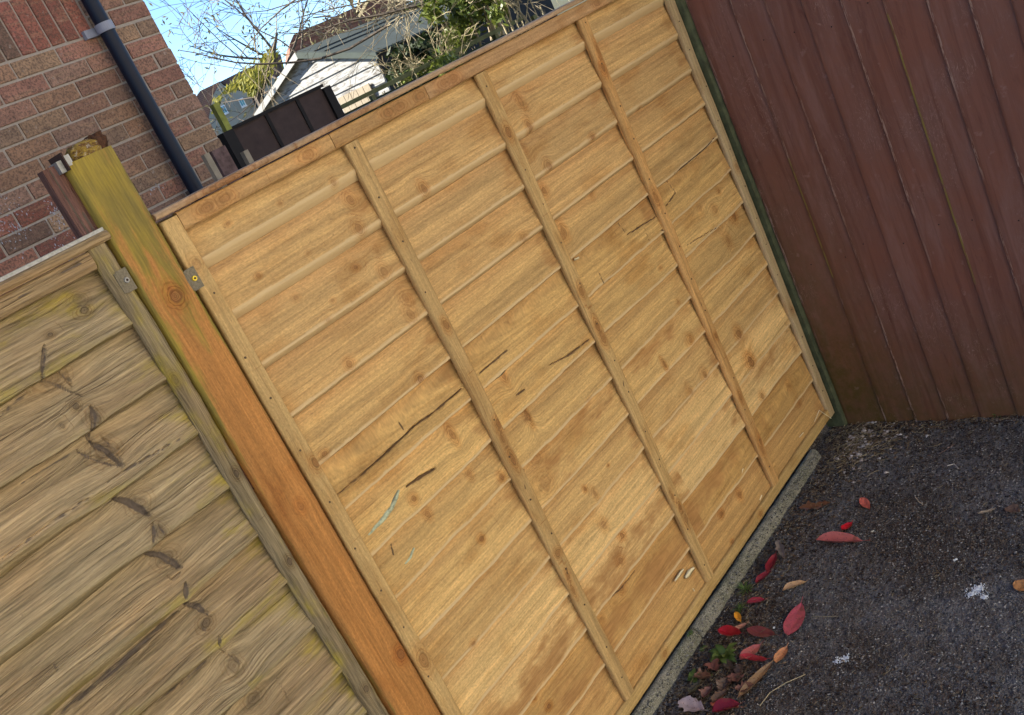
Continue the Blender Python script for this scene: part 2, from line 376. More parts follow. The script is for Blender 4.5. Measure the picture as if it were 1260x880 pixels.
M['blackstain'] = plain('near_black_stain', (0.014, 0.012, 0.012), 0.8, 0.2, 12)
M['greenfence'] = plain('dark_green_stain', (0.022, 0.035, 0.015), 0.85, 0.35, 12)
M['railgreen'] = plain('mossy_rail', (0.11, 0.12, 0.06), 0.85, 0.4, 14)
M['felt'] = plain('grey_green_roof_felt', (0.050, 0.062, 0.056), 0.9, 0.2, 4)
M['limepost'] = plain('lime_moss', (0.26, 0.27, 0.06), 0.85, 0.4, 14)
M['rottenstub'] = plain('purple_brown_rot', (0.12, 0.075, 0.07), 0.9, 0.6, 30, bump=0.8)
M['cutwood'] = plain('bleached_wood', (0.27, 0.225, 0.165), 0.85, 0.2, 30)
def white_boards():
    t = NT('peeling_white_paint'); P = t.pos(); n = t.noise(t.vmul(P, (5, 5, 26)), 1.0, 4, 0.7); n2 = t.noise(P, 2.5, 3)
    t.col(t.mix(t.math('MULTIPLY', t.map(n, 0.50, 0.60), t.map(n2, 0.35, 0.6, 0.35, 1.0)), (0.27, 0.27, 0.265), (0.10, 0.09, 0.08))); t.rough(0.85); return t.m
M['whiteboard'] = white_boards()
def stone():
    t = NT('rubble_stone'); P = t.pos(); n = t.noise(P, 0.9, 6, 0.75); n2 = t.noise(P, 5, 4, 0.7)
    t.col(t.mix(t.map(n2, 0.35, 0.65), t.mix(n, (0.24, 0.23, 0.20), (0.36, 0.33, 0.26)), (0.30, 0.29, 0.24))); t.rough(0.95); return t.m
M['stone'] = stone()
def roof_mat(name, a, b, sc):
    t = NT(name); P = t.pos(); sw = t.n('ShaderNodeTexWave', bands_direction='Z'); t.l(P, sw.inputs['Vector']); sw.inputs['Scale'].default_value = sc; sw.inputs['Distortion'].default_value = 2
    n = t.noise(P, 3, 5, 0.7); t.col(t.mix(t.math('MULTIPLY', sw.outputs['Fac'], t.map(n, 0.3, 0.7, 0.4, 1.2)), a, b)); t.rough(0.9); return t.m
M['tileroof'] = roof_mat('brown_tiles', (0.13, 0.075, 0.06), (0.20, 0.12, 0.10), 2.2)
M['redtile'] = roof_mat('red_tiles', (0.17, 0.07, 0.045), (0.28, 0.12, 0.075), 2.2)
M['glass'] = plain('window_glass', (0.10, 0.30, 0.34), 0.15, 0.05, 5)
M['render'] = plain('white_render', (0.80, 0.76, 0.68), 0.9, 0.05, 3)
M['glassdark'] = plain('dark_glass', (0.03, 0.035, 0.04), 0.1, 0.05, 3)
M['white'] = plain('white_frame', (0.75, 0.76, 0.78), 0.6, 0.05, 5)
def bark_mat(name, a, b):
    t = NT(name); n = t.noise(t.pos(), 9, 4, 0.7); t.col(t.mix(t.map(n, 0.35, 0.65), a, b)); t.rough(0.9); t.bump(n, 0.5, 0.01); return t.m
M['limb'] = bark_mat('limb_bark', (0.12, 0.095, 0.065), (0.30, 0.25, 0.17))
M['bark'] = bark_mat('pale_bark', (0.20, 0.155, 0.10), (0.36, 0.30, 0.21))
M['twig'] = bark_mat('dark_twig', (0.06, 0.05, 0.045), (0.13, 0.105, 0.08))
M['twigpale'] = bark_mat('pale_twig', (0.22, 0.18, 0.11), (0.34, 0.29, 0.18))
def leafmat(name, a, b, rough=0.6, tr=0.0):
    t = NT(name); vc = t.attr('tone').outputs['Fac']; t.col(t.mix(vc, a, b)); t.rough(rough)
    if tr:
        t.b.inputs['Transmission Weight'].default_value = 0
        tl = t.n('ShaderNodeBsdfTranslucent'); t.l(t.mix(vc, a, b), tl.inputs[0]); mx = t.n('ShaderNodeMixShader'); mx.inputs[0].default_value = tr
        t.l(t.b.outputs[0], mx.inputs[1]); t.l(tl.outputs[0], mx.inputs[2]); t.l(mx.outputs[0], t.out.inputs[0])
    return t.m
M['leaf_shrub'] = leafmat('shrub_leaf', (0.035, 0.06, 0.012), (0.17, 0.20, 0.035), 0.45, 0.3)
M['leaf_conifer'] = leafmat('conifer_leaf', (0.08, 0.095, 0.015), (0.30, 0.27, 0.045), 0.7, 0.3)
M['leaf_dark'] = leafmat('dark_leaf', (0.010, 0.018, 0.006), (0.035, 0.055, 0.015), 0.6, 0.2)
M['leaf_far'] = leafmat('far_leaf', (0.10, 0.10, 0.04), (0.24, 0.21, 0.09), 0.7, 0.3)
M['weed'] = leafmat('weed_leaf', (0.05, 0.09, 0.02), (0.19, 0.26, 0.06), 0.5, 0.2)
M['grit'] = leafmat('grit', (0.035, 0.034, 0.036), (0.42, 0.39, 0.35), 0.85)
M['litter'] = leafmat('litter', (0.035, 0.020, 0.013), (0.20, 0.135, 0.085), 0.85)
M['dirtcrumb'] = leafmat('dirt_crumb', (0.030, 0.019, 0.013), (0.16, 0.115, 0.085), 0.9)
M['paleflake'] = leafmat('pale_flakes', (0.26, 0.20, 0.16), (0.55, 0.50, 0.47), 0.85)
M['straw'] = leafmat('straw', (0.16, 0.11, 0.06), (0.40, 0.32, 0.19), 0.8)
M['dropping'] = plain('chalky_white', (0.72, 0.73, 0.74), 0.9, 0.2, 300, bump=0.6)
def leaf_single():
    t = NT('fallen_leaf'); P = t.pos(); A = t.attr('tone').outputs['Fac']   # 1 at midrib
    n = t.noise(P, 90, 3, 0.6); sp = t.noise(P, 260, 2, 0.5); c = t.ocol()
    c = t.mix(t.map(n, 0.35, 0.68, 0, 0.7), c, t.mix(1.0, c, (1.30, 1.25, 1.1), 'MULTIPLY'))
    c = t.mix(t.map(t.noise(P, 38, 3, .6), 0.56, 0.70, 0, 0.6), c, (0.16, 0.07, 0.04))
    c = t.mix(t.math('MULTIPLY', A, 0.35), c, t.mix(1.0, c, (1.3, 1.2, 1.1), 'MULTIPLY'))
    c = t.mix(t.map(sp, 0.64, 0.70, 0, 0.8), c, (0.05, 0.015, 0.015)); t.col(c); t.rough(0.42); t.bump(n, 0.35, 0.001); return t.m
M['leaf1'] = leaf_single()

# ------------------------------------------------------------------ timber meshes
def knotfield(X, Z, knots):
    """knots: (x, z, rx, rz, strength). returns K attribute and the grain warp"""
    K = np.zeros(X.shape + (3,), np.float32); K[..., 0] = 9; best = np.full(X.shape, 1e9); warp = np.zeros_like(X)
    for kx, kz, rx, rz, s in knots:
        dx = (X - kx) / rx; dz = (Z - kz) / rz; d = dx * dx + dz * dz; mk = d < best
        best = np.where(mk, d, best); K[mk, 0] = dx[mk]; K[mk, 1] = dz[mk]; K[mk, 2] = s
        warp -= (Z - kz) * 0.75 * np.exp(-(dx / 3.2) ** 2 - (dz / 2.2) ** 2)
    return K, warp
def segdist(X, Z, a, b):
    ax, az = a; bx, bz = b; L2 = (bx - ax) ** 2 + (bz - az) ** 2 + 1e-12
    t = np.clip(((X - ax) * (bx - ax) + (Z - az) * (bz - az)) / L2, 0, 1)
    return np.hypot(X - ax - t * (bx - ax), Z - az - t * (bz - az)), t

def lap_board(xs, zb, zt, yb, yt, hb, knots=(), cracks=(), edgeh=0.006, seed=0, th=0.008, fig=None, rough=0.0, wavy=0.0015, alg=None, nz=28, thick=0.007, edge_k=1.0):
    """one overlapping horizontal board. xs: x stations; zb bottom, zt top; yb/yt front face y at bottom/top.
    edgeh(x) height of the bevelled sawn lower edge."""
    nx = len(xs); sv = np.linspace(0, 1, nz)
    zwav = wavy * (fbm(xs * 3.1, xs * 0 + seed, seed) - .5) * 2 + 0.35 * wavy * (fbm(xs * 21, xs * 0 + seed, seed + 5) - .5) * 2
    X = np.repeat(xs[:, None], nz, 1); eh = edgeh(xs) if callable(edgeh) else np.full(nx, edgeh) * (0.75 + 0.5 * fbm(xs * 2.3, xs * 0 + 3.3, seed + 9))
    # rows: first 5 rows describe bevel, rest the face
    nb = 5; Z = np.zeros((nx, nz)); Y = np.zeros((nx, nz)); E = np.zeros((nx, nz))
    b = zb + zwav
    for j in range(nb):
        f = j / (nb - 1); Z[:, j] = b + eh * f; Y[:, j] = yb + thick * (1 - f) ** 1.4; E[:, j] = 1.0 if j < nb - 1 else 0.9
    for j in range(nb, nz):
        f = (j - nb + 1) / (nz - nb); Z[:, j] = (b + eh) + (zt - b - eh) * f; Y[:, j] = yb + (yt - yb) * f
    E[:, nb] = 0.95; E[:, nb + 1] = 0.15 + 0.5 * (fbm(xs * 16, xs * 0, seed + 77) > .5)  # pale tone carried onto the face as a painted arris highlight
    H = np.clip((Z - zb) / (zt - zb), 0, 1); Hs = np.clip((H - 0.55) / 0.4, 0, 1)  # Hs ramps up the painted shade towards the overlap
    K, warp = knotfield(X, Z, knots)
    if fig:
        fx, fz, k = fig; gz = np.sqrt((Z - fz) ** 2 + ((X - fx) * k) ** 2 + 1e-5) + warp
    else: gz = Z + warp + (0.008 if rough < .002 else .005) * (fbm(X * 1.3, Z * 3, seed + 2) - .5)
    crk = np.zeros_like(X)
    for c in cracks:
        pts, w, dep = c[0], c[1], c[2]; lim = np.inf; dd = np.full(X.shape, 1e9); tap = np.ones(X.shape)
        n = len(pts) - 1
        for i in range(n):
            d, t = segdist(X, Z, pts[i], pts[i + 1]); mk = d < dd; dd = np.where(mk, d, dd); tt = (i + t) / n; tap = np.where(mk, np.sqrt(np.clip(np.sin(np.pi * np.clip(tt * 0.92 + 0.04, 0, 1)), 0, 1)), tap)
        ww = w * (0.55 + .9 * fbm(X * 55, Z * 70, seed + 31)) * np.maximum(tap, 0.15)
        q = np.clip(1.25 - dd / ww, 0, 1); cv = q * (c[3] if len(c) > 3 else 1.0)
        if rough > .002: cv = cv * (1 - .45 * np.clip((q - .8) / .2, 0, 1))
        crk = np.maximum(crk, cv); Y += dep * q - .35 * dep * np.exp(-((dd - ww * 1.6) / (ww * .8)) ** 2)
    if rough: Y += rough * (fbm(X * 2.5, gz * 45, seed + 3) - .5) + rough * 0.6 * (fbm(X * 6, gz * 160, seed + 4) - .5)
    Y += 0.0025 * (fbm(X * 1.1, X * 0, seed + 8) - .5)
    for kx, kz, rx, rz, s in knots:
        q = np.exp(-((X - kx) / (rx * 1.6)) ** 2 - ((Z - kz) / (rz * 1.6)) ** 2); Y -= (0.0016 if not rough else 0.003) * q * s
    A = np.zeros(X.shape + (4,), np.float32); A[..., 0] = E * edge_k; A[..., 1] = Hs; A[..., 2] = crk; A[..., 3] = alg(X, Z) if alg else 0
    G = np.stack([X, gz, Y], -1)
    V = np.stack([X, Y, Z], -1).reshape(-1, 3); idx = np.arange(nx * nz).reshape(nx, nz)
    F = np.stack([idx[:-1, :-1], idx[1:, :-1], idx[1:, 1:], idx[:-1, 1:]], -1).reshape(-1, 4)
    # back sheet: four corners rows
    n0 = len(V); Vb = []
    Vb = np.concatenate([np.stack([xs, np.full(nx, yb + thick + 0.001), b], -1), np.stack([xs, np.full(nx, yt + th), np.full(nx, zt)], -1)])
    ib = n0 + np.arange(nx); it = n0 + nx + np.arange(nx)
    Fb = np.concatenate([np.stack([ib[1:], ib[:-1], it[:-1], it[1:]], -1), np.stack([ib[:-1], ib[1:], idx[1:, 0], idx[:-1, 0]], -1), np.stack([idx[:-1, -1], idx[1:, -1], it[1:], it[:-1]], -1)])
    Fe = []
    V = np.concatenate([V, Vb]); F = np.concatenate([F, Fb])
    G = np.concatenate([G.reshape(-1, 3), Vb[:, [0, 2, 1]]]); K = np.concatenate([K.reshape(-1, 3), np.tile([9, 0, 0], (2 * nx, 1))]); A = np.concatenate([A.reshape(-1, 4), np.zeros((2 * nx, 4))])
    return V, F, G, K, A

def beam(L, w, d, seed=0, knots=(), warp=0.0015, bev=0.003, nl=60, alg=None, cracks=(), edge=0.0, nw=8, sink=0.0008, holes=()):
    """beam along +X of local frame: width w on local Z (0..w), depth d on local Y (front face at y=0, back at +d)."""
    xs = np.linspace(0, L, nl)
    sec = []                                   # (y, z, u) around the section
    fr = np.linspace(bev, w - bev, nw)
    sec += [(0, z, z) for z in fr]
    sec += [(bev * .3, w - bev * .3, w + .001), (bev, w, w + bev), (d - bev, w, w + d), (d, w - bev, w + d + bev), (d, bev, 2 * w + d), (d - bev, 0, -d), (bev, 0, -bev), (bev * .3, bev * .3, -.001)]
    sec = np.array(sec); ns = len(sec)
    X = np.repeat(xs[:, None], ns, 1); Y = np.repeat(sec[None, :, 0], nl, 0); Z = np.repeat(sec[None, :, 1], nl, 0); U = np.repeat(sec[None, :, 2], nl, 0)
    Z = Z + warp * (fbm(X * 3, X * 0 + 1, seed) - .5) * 2; Y = Y + warp * 0.7 * (fbm(X * 3.3, X * 0 + 7, seed + 3) - .5) * 2
    ed = (Y < bev) & (sec[None, :, 1] < bev * 1.2) | (sec[None, :, 1] > w - bev * 1.2) & (Y < bev * 1.2)
    Y = Y + np.where(ed, sink * 2 * fbm(X * 40, U * 50, seed + 6), 0) + np.where(sec[None, :, 0] == 0, sink * (fbm(X * 14, U * 90, seed + 5) - .5), 0)
    K, wp = knotfield(X, U, knots)
    crk = np.zeros_like(X)
    for a, b, wd, dep in cracks:
        dd, t = segdist(X, U, a, b); q = np.clip(1.25 - dd / wd, 0, 1); crk = np.maximum(crk, q); Y = Y + dep * q
    A = np.zeros(X.shape + (4,)); A[..., 0] = np.where(sec[None, :, 0] > 0, edge, 0); A[..., 2] = crk; A[..., 3] = alg(X, U) if alg else 0
    G = np.stack([X, U + wp + 0.006 * (fbm(X * 2, U * 3, seed) - .5), Y * 0], -1)
    V = np.stack([X, Y, Z], -1).reshape(-1, 3); idx = np.arange(nl * ns).reshape(nl, ns); nx = np.roll(idx, -1, 1)
    F = np.stack([idx[:-1], idx[1:], nx[1:], nx[:-1]], -1).reshape(-1, 4)
    # end caps: fan of quads to centre vertex
    n0 = len(V); ends = []
    G = G.reshape(-1, 3); K = K.reshape(-1, 3); A = A.reshape(-1, 4)
    for e, ring in ((0, idx[0]), (1, idx[-1])):
        c = V[ring].mean(0); V = np.concatenate([V, [c]]); G = np.concatenate([G, [[c[0] * 3, .3, .1]]]); K = np.concatenate([K, [[9, 0, 0]]]); A = np.concatenate([A, [[edge, 0, 0, A[ring[0], 3]]]])
        ci = len(V) - 1; r2 = np.roll(ring, -1)
        q = np.stack([ring, np.full(ns, ci), r2], -1) if e else np.stack([r2, np.full(ns, ci), ring], -1)
        ends.append(q)
    return V, F, np.concatenate(ends), G, K, A
def put_beam(name, mat, parent, p0, adir, wdir, ddir, L, w, d, color, **k):
    lab = k.pop('label', None)
    V, F, T, G, K, A = beam(L, w, d, **k)
    Mx = np.stack([adir, ddir, wdir], 0).astype(float)       # rows: local X->adir, Y->ddir, Z->wdir
    V = V @ Mx
    flip = np.linalg.det(Mx) < 0
    Fl = [tuple(f) for f in (F[:, ::-1] if not flip else F).tolist()] + [tuple(f) for f in (T[:, ::-1] if not flip else T).tolist()]
    me = bpy.data.meshes.new(name); me.from_pydata(V.tolist(), [], Fl); me.update()
    for an, ty, arr in (('grain', 'FLOAT_VECTOR', G), ('knot', 'FLOAT_VECTOR', K), ('aux', 'FLOAT_COLOR', A)):
        a = me.attributes.new(an, ty, 'POINT'); a.data.foreach_set('vector' if ty == 'FLOAT_VECTOR' else 'color', np.asarray(arr, np.float32).ravel())
    me.polygons.foreach_set('use_smooth', np.ones(len(me.polygons), bool)); me.set_sharp_from_angle(angle=R_(50))
    me.materials.append(mat)
    return link(name, me, parent, loc=tuple(p0), color=color, label=lab)
X_, Y_, Z_ = np.array([1., 0, 0]), np.array([0, 1., 0]), np.array([0, 0, 1.])

# ------------------------------------------------------------------ ground
me = MB(); me.add([(-400, -400, -0.14), (400, -400, -0.14), (400, 400, -0.14), (-400, 400, -0.14)], [(0, 1, 2, 3)])
me.build('ground', M['soil'], kind='structure')
xs = np.concatenate([np.linspace(-4, 0.2, 30), np.linspace(0.2045, 2.0, 400), np.linspace(2.02, 3.5, 10)])
ys = np.concatenate([np.linspace(-4, -1.3, 24), np.linspace(-1.295, 0.16, 330), np.linspace(0.18, 0.6, 5)])
Xg, Yg = np.meshgrid(xs, ys, indexing='ij')
def ground_h(X, Y):
    d = Y; bank = np.clip((d + 0.10) / 0.16, 0, 1) ** 2 * 0.010 + np.clip((d - .045) / .02, 0, 1) * .030
    cor = np.exp(-((X - 1.83) / 0.22) ** 2 - ((Y + 0.06) / 0.20) ** 2) * 0.014
    return GZ + 0.012 * (fbm(X * 2.2, Y * 2.2, 3) - .5) + 0.0052 * (fbm(X * 42, Y * 42, 5, 3) - .5) + 0.0050 * (vnoise(X * 150, Y * 150, 9) - .5) + bank + cor
Zg = ground_h(Xg, Yg)
idx = np.arange(Xg.size).reshape(Xg.shape)
F = np.stack([idx[:-1, :-1], idx[1:, :-1], idx[1:, 1:], idx[:-1, 1:]], -1).reshape(-1, 4)
link('driveway', mesh_np('driveway', np.stack([Xg, Yg, Zg], -1).reshape(-1, 3), F, M['asphalt'], True), kind='structure')

# ------------------------------------------------------------------ new larch lap fence panel
PW, PH = 1.83, 1.54
panel = empty('lap_fence', (0, 0, 0), label='new golden lap fence panel between the mossy post and the brown fence', cat='fence')
GOLD = (0.60, 0.375, 0.145)
def jit(c, a, rr=None):
    f = 1 + random.uniform(-a, a); g = random.uniform(-a * .35, a * .35); return (c[0] * f, c[1] * f * (1 + g * .5), c[2] * f * (1 + g))
def crop(x0, y0, s): return lambda x, y: FP(x0 + x / s, y0 + y / s)
c1, c2, c3, c4 = crop(180, 180, 3.383), crop(500, 0, 3.5), crop(360, 420, 3.383), crop(360, 640, 3.5)
c5, c6, c7, c8, c9 = crop(560, 180, 3.668), crop(560, 400, 3.668), crop(780, 160, 3.668), crop(820, 380, 3.668), crop(700, 620, 4.846)
KN = []
def kk(f, pts, rx, rz, s):
    for x, y in pts: p = f(x, y); g = random.uniform(.65, 1.3); KN.append((p[0], p[1], rx * g, rz * g * random.uniform(.8, 1.2), min(1, s * random.uniform(.55, 1.25))))
kk(c1, [(335, 325), (550, 240), (665, 445), (745, 725), (625, 630), (460, 540), (870, 505), (770, 645)], .007, .005, .55)
kk(c1, [(770, 155), (850, 225), (875, 345), (960, 435), (980, 525), (1075, 635), (1090, 700), (1145, 180)], .009, .012, .62)
kk(c2, [(520, 555), (605, 720), (510, 640), (490, 435)], .008, .016, .6)
kk(c2, [(790, 595), (1000, 475)], .008, .006, .8)
kk(c3, [(225, 97), (120, 470), (495, 655)], .007, .006, .7)
kk(c3, [(520, 165), (740, 555), (860, 565), (565, 720)], .010, .014, .75)
kk(c3, [(665, 390), (980, 310), (880, 140)], .006, .016, .8)
kk(c4, [(810, 80), (640, 140), (1045, 765), (765, 530), (1100, 800)], .008, .007, .8)
kk(c5, [(410, 95), (400, 200), (490, 385), (1110, 285), (300, 425), (620, 215)], .009, .012, .6)
kk(c5, [(920, 550), (995, 705), (480, 410)], .009, .009, 1.0)
kk(c6, [(325, 415), (935, 180), (1050, 300), (620, 760)], .008, .016, .75)
kk(c6, [(370, 600), (400, 710)], .016, .016, .6)
kk(c6, [(685, 633), (580, 740), (1115, 225)], .004, .004, .9)
kk(c6, [(1050, 70), (600, 350)], .010, .009, .6)
kk(c7, [(450, 380), (420, 500), (360, 360), (385, 275)], .011, .012, .8)
kk(c8, [(315, 115), (370, 240), (420, 395)], .012, .012, 1.0)
kk(c8, [(95, 140), (160, 300), (550, 345), (330, 840), (600, 420)], .009, .009, .7)
kk(c9, [(320, 190), (300, 340), (200, 128), (960, 225), (910, 60), (315, 500), (200, 690)], .008, .008, .8)
CRK = [  # polylines on the boards (photo crops), half width, depth, strength
    ([c3(180, 643), c3(300, 540), c3(400, 450), c3(500, 355), c3(590, 290), c3(700, 195)], .0027, .005, .9),
    ([c3(470, 607), c3(530, 565), c3(588, 530)], .0038, .005, 1.0),
    ([c3(440, 330), c3(462, 380)], .0018, .001, .8),
    ([c6(100, 220), c6(170, 165), c6(240, 105)], .0026, .003, .9),
    ([c6(415, 185), c6(500, 140), c6(560, 95), c6(605, 60)], .0034, .004, .8),
    ([c6(270, 320), c6(312, 288)], .0030, .003, .9),
    ([c6(190, 390), c6(300, 310), c6(420, 200)], .0016, .002, .6),
    ([c5(580, 465), c5(700, 365), c5(780, 300), c5(860, 230)], .0026, .003, .75),
    ([c5(775, 400), c5(900, 320)], .0026, .003, .85),
    ([c5(740, 340), c5(775, 400)], .0022, .003, .75),
    ([c5(850, 365), c5(868, 435)], .0022, .003, .7),
    ([c5(920, 380), c5(932, 385)], .0026, .003, .8),
    ([c5(605, 675), c5(660, 625), c5(640, 560)], .0024, .003, .7),
    ([c5(700, 410), c5(735, 435)], .0022, .001, .6),
    ([c5(960, 150), c5(1040, 80), c5(1130, 0)], .0030, .003, .8),
    ([c5(960, 150), c5(995, 210), c5(945, 275)], .0024, .003, .8),
    ([c5(905, 165), c5(960, 150)], .0020, .002, .6),
    ([c7(150, 215), c7(240, 145), c7(300, 100), c7(355, 35)], .0028, .003, .8),
    ([c7(220, 530), c7(300, 480), c7(370, 440)], .0024, .002, .7),
    ([c7(250, 640), c7(420, 540), c7(545, 470)], .0018, .002, .6),
    ([c7(305, 730), c7(400, 640), c7(480, 560)], .0020, .002, .6),
    ([c6(650, 800), c6(760, 700), c6(860, 600)], .0014, .001, .5),
    ([c4(545, 515), c4(700, 430), c4(900, 240)], .0014, .001, .5),
    ([c4(1000, 835), c4(1045, 765)], .0016, .001, .6),
    ([c9(160, 655), c9(320, 500), c9(400, 400)], .0022, .003, .8),
    ([c9(360, 870), c9(500, 640), c9(610, 470)], .0020, .002, .6),
    ([c6(310, 650), c6(320, 655)], .0035, .003, .9),
    ([c3(1060, 100), c3(1140, 55), c3(1200, 0)], .0030, .003, .5),
    ([c3(290, 830), c3(420, 700), c3(470, 610)], .0035, .002, .30),
    ([c4(400, 270), c4(470, 190), c4(520, 110)], .0055, .002, .35),
    ([c4(430, 105), c4(438, 150)], .0030, .002, .9),
    ([c8(600, 580), c8(700, 470)], .0020, .002, .5),
]
CRK = [c for c in CRK if c[3] > .65]
NB = 14; PITCH = 0.1073
fine_x = np.concatenate([np.linspace(0.02, 1.81, 460)])
EH = [.019, .0155, .011, .0085, .006, .004, .005, .0045, .004, .0055, .004, .006, .006, .004]
TINT = [(.98, .98, 1), (1.0, .97, .96), (.94, .92, .93), (1.0, .96, .94), (.95, .93, .90), (1.0, .97, .88), (1.08, 1.07, 1.0), (.96, .95, .9), (1.08, 1.08, 1.04), (.98, .97, .95), (1.18, 1.22, 1.26), (1.22, 1.27, 1.34), (.97, .90, .76), (.93, .86, .78)]
FIG = {10: (0.0, 0.56, 0.055), 11: (0.05, 0.455, 0.05), 7: (1.1, 0.80, 0.03), 5: (1.25, 0.98, 0.05), 12: (0.3, 0.20, 0.03)}
for i in range(NB):
    zb = 1.432 - PITCH * i; zt = min(zb + PITCH + 0.022, 1.535)
    zlow = max(zb, 0.004) if i < 13 else .012
    kn = [k for k in KN if zb - .004 < k[1] < zb + PITCH]
    ck = [c for c in CRK if any(zb - .02 < p[1] < zb + PITCH + .02 for p in c[0])]
    def ao(X, Z, zb=zb):      # orange resin-rich patches beside the battens
        a = np.zeros_like(X)
        for bx in (0.437, 0.885, 1.325, 1.77): a = np.maximum(a, np.clip(1 - (bx - X) / 0.07, 0, 1) * (X < bx + .03) * 0.55)
        if zb < 0.3 and zb > 0.05: a = np.maximum(a, 0.75 * np.clip((zb + PITCH - Z) / .04, 0, 1) * (X < 1.0))
        a = np.maximum(a, 0.62 * np.exp(-((X - .60) / .10) ** 2 - ((Z - .60) / .05) ** 2))
        for (px_, pz_, rx_, rz_, q_) in ((.70, .655, .17, .030, .8), (1.13, .650, .16, .030, .75), (1.15, .215, .22, .035, .8), (1.60, .33, .12, .030, .6), (1.55, .20, .2, .03, .5), (.35, .10, .2, .04, .6), (1.56, .78, .16, .035, .4)):
            a = np.maximum(a, q_ * np.exp(-(np.abs(X - px_) / rx_) ** 4 - (np.abs(Z - pz_) / rz_) ** 4))
        return a
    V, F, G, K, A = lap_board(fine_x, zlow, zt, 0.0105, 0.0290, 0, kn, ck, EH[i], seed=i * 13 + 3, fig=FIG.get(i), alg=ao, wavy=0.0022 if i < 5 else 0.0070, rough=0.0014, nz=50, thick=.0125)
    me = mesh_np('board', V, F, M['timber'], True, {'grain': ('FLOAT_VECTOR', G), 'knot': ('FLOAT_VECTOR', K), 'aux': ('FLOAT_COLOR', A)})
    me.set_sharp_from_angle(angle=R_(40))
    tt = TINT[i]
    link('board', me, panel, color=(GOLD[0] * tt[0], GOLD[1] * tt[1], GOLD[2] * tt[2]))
# framing
PALE = (0.52, 0.335, 0.135)
put_beam('stile', M['timber'], panel, (0.0, 0.0, 0.0), Z_, X_, Y_, 1.511 + .028, .037, .0175, jit(PALE, .03), seed=21, knots=[(.55, .02, .02, .012, .7), (1.02, .03, .012, .008, .8), (.27, .015, .015, .01, .7), (1.45, .02, .012, .01, .4)], warp=.0022, nl=160)
put_beam('stile', M['timber'], panel, (1.793, 0.0, 0.0), Z_, X_, Y_, 1.539, .037, .0175, (.46, .33, .17), seed=22, knots=[(.4, .02, .012, .01, .6), (.9, .02, .012, .01, .6)], warp=.0022, nl=120)
for bx, cl, sd in ((.451, (.50, .315, .125), 31), (.902, (.56, .355, .14), 32), (1.352, (.56, .31, .11), 33)):
    put_beam('batten', M['timber'], panel, (bx, 0.0, .034), Z_, X_, Y_, 1.474, .0385, .0175, cl, seed=sd, warp=.0034, nl=160, bev=.004,
             knots=[(random.uniform(.1, 1.4), random.uniform(.008, .032), random.uniform(.008, .02), random.uniform(.005, .010), random.uniform(.6, 1)) for _ in range(7)],
             cracks=[((a, .018), (a + .012, .020), .0022, .001) for a in (.3 + .1 * random.random(), .62, 1.2)])
# top rail in butted lengths, bottom rail
for a, b, cl in ((.0375, .425, (.47, .27, .105)), (.427, .728, (.44, .255, .10)), (.730, 1.792, (.47, .275, .125))):
    put_beam('top_rail', M['timber'], panel, (a, 0.001, 1.509), X_, Z_, Y_, b - a, .034, .0165, cl, seed=int(a * 100) + 3, warp=.0012, nl=80, knots=[((b - a) * random.random(), .017, .018, .010, .55) for _ in range(3)])
put_beam('bottom_rail', M['timber'], panel, (.0375, 0.001, 0.0), X_, Z_, Y_, 1.755, .034, .0165, (.53, .34, .125), seed=51, warp=.0025, nl=160, bev=.004, knots=[(.6, .02, .01, .01, .6), (1.2, .02, .01, .01, .6)])
put_beam('capping', M['timber'], panel, (-.008, -.009, 1.5455), X_, Z_, Y_, 1.845, .0125, .062, (.46, .30, .17), seed=61, warp=.0018, nl=140, bev=.0025, knots=[(.17, .005, .05, .01, .8), (.5, .006, .05, .01, .5)])
nmb = MB(); nmb.tube([(0, .0006, 0), (0, -.0008, 0)], [.0024, .0021], 8); nme = nmb.mesh('nail', M['rust'])
for bx in (.018, .470, .921, 1.371, 1.811):
    for i in range(NB):
        zz_ = 1.432 - PITCH * i + .055 + random.uniform(-.012, .012)
        if zz_ > 1.5 or random.random() < .12: continue
        link('nail', nme, panel, loc=(bx + random.uniform(-.007, .007), -.0005, zz_))
# framing on the far side
for bx in (.0, .451, .902, 1.352, 1.793):
    put_beam('rear_batten', M['timber'], panel, (bx, .0365, .0), Z_, X_, Y_, 1.54, .037, .0175, PALE, seed=int(bx * 9), nl=8)
for z in (.0, 1.507): put_beam('rear_rail', M['timber'], panel, (.0, .0545, z), X_, Z_, Y_, 1.83, .033, .012, PALE, seed=5, nl=8)
# bark pocket streaks and splinters lying proud on the boards
def sliver(name, mat, pts, hw, parent, y=0.0140, th=.0014, **k):
    mb = MB(); n = len(pts); top = []; bot = []
    for i, (x, z) in enumerate(pts):
        a = pts[max(i - 1, 0)]; b = pts[min(i + 1, n - 1)]; tx, tz = b[0] - a[0], b[1] - a[1]; L = math.hypot(tx, tz); nx_, nz_ = -tz / L, tx / L
        w = hw * math.sin(math.pi * (i + .35) / (n - .3)) ** .7 * (0.75 + .5 * random.random()); top.append((x + nx_ * w, z + nz_ * w)); bot.append((x - nx_ * w, z - nz_ * w))
    vs = [(x, y, z) for x, z in top] + [((a[0] + b[0]) / 2, y - th, (a[1] + b[1]) / 2) for a, b in zip(top, bot)] + [(x, y, z) for x, z in bot]
    fs = []
    for i in range(n - 1): fs += [(i, i + 1, n + i + 1, n + i), (n + i, n + i + 1, 2 * n + i + 1, 2 * n + i), (i + 1, i, 2 * n + i, 2 * n + i + 1)]
    mb.add(vs, fs); return mb.build(name, mat, parent, True, **k)
sliver('bark_pocket', M['resin'], [c3(310, 808), c3(340, 775), c3(380, 735), c3(410, 695), c3(430, 650), c3(440, 620)], .0085, panel, y=.0190, th=.005, label='grey green resin streak')
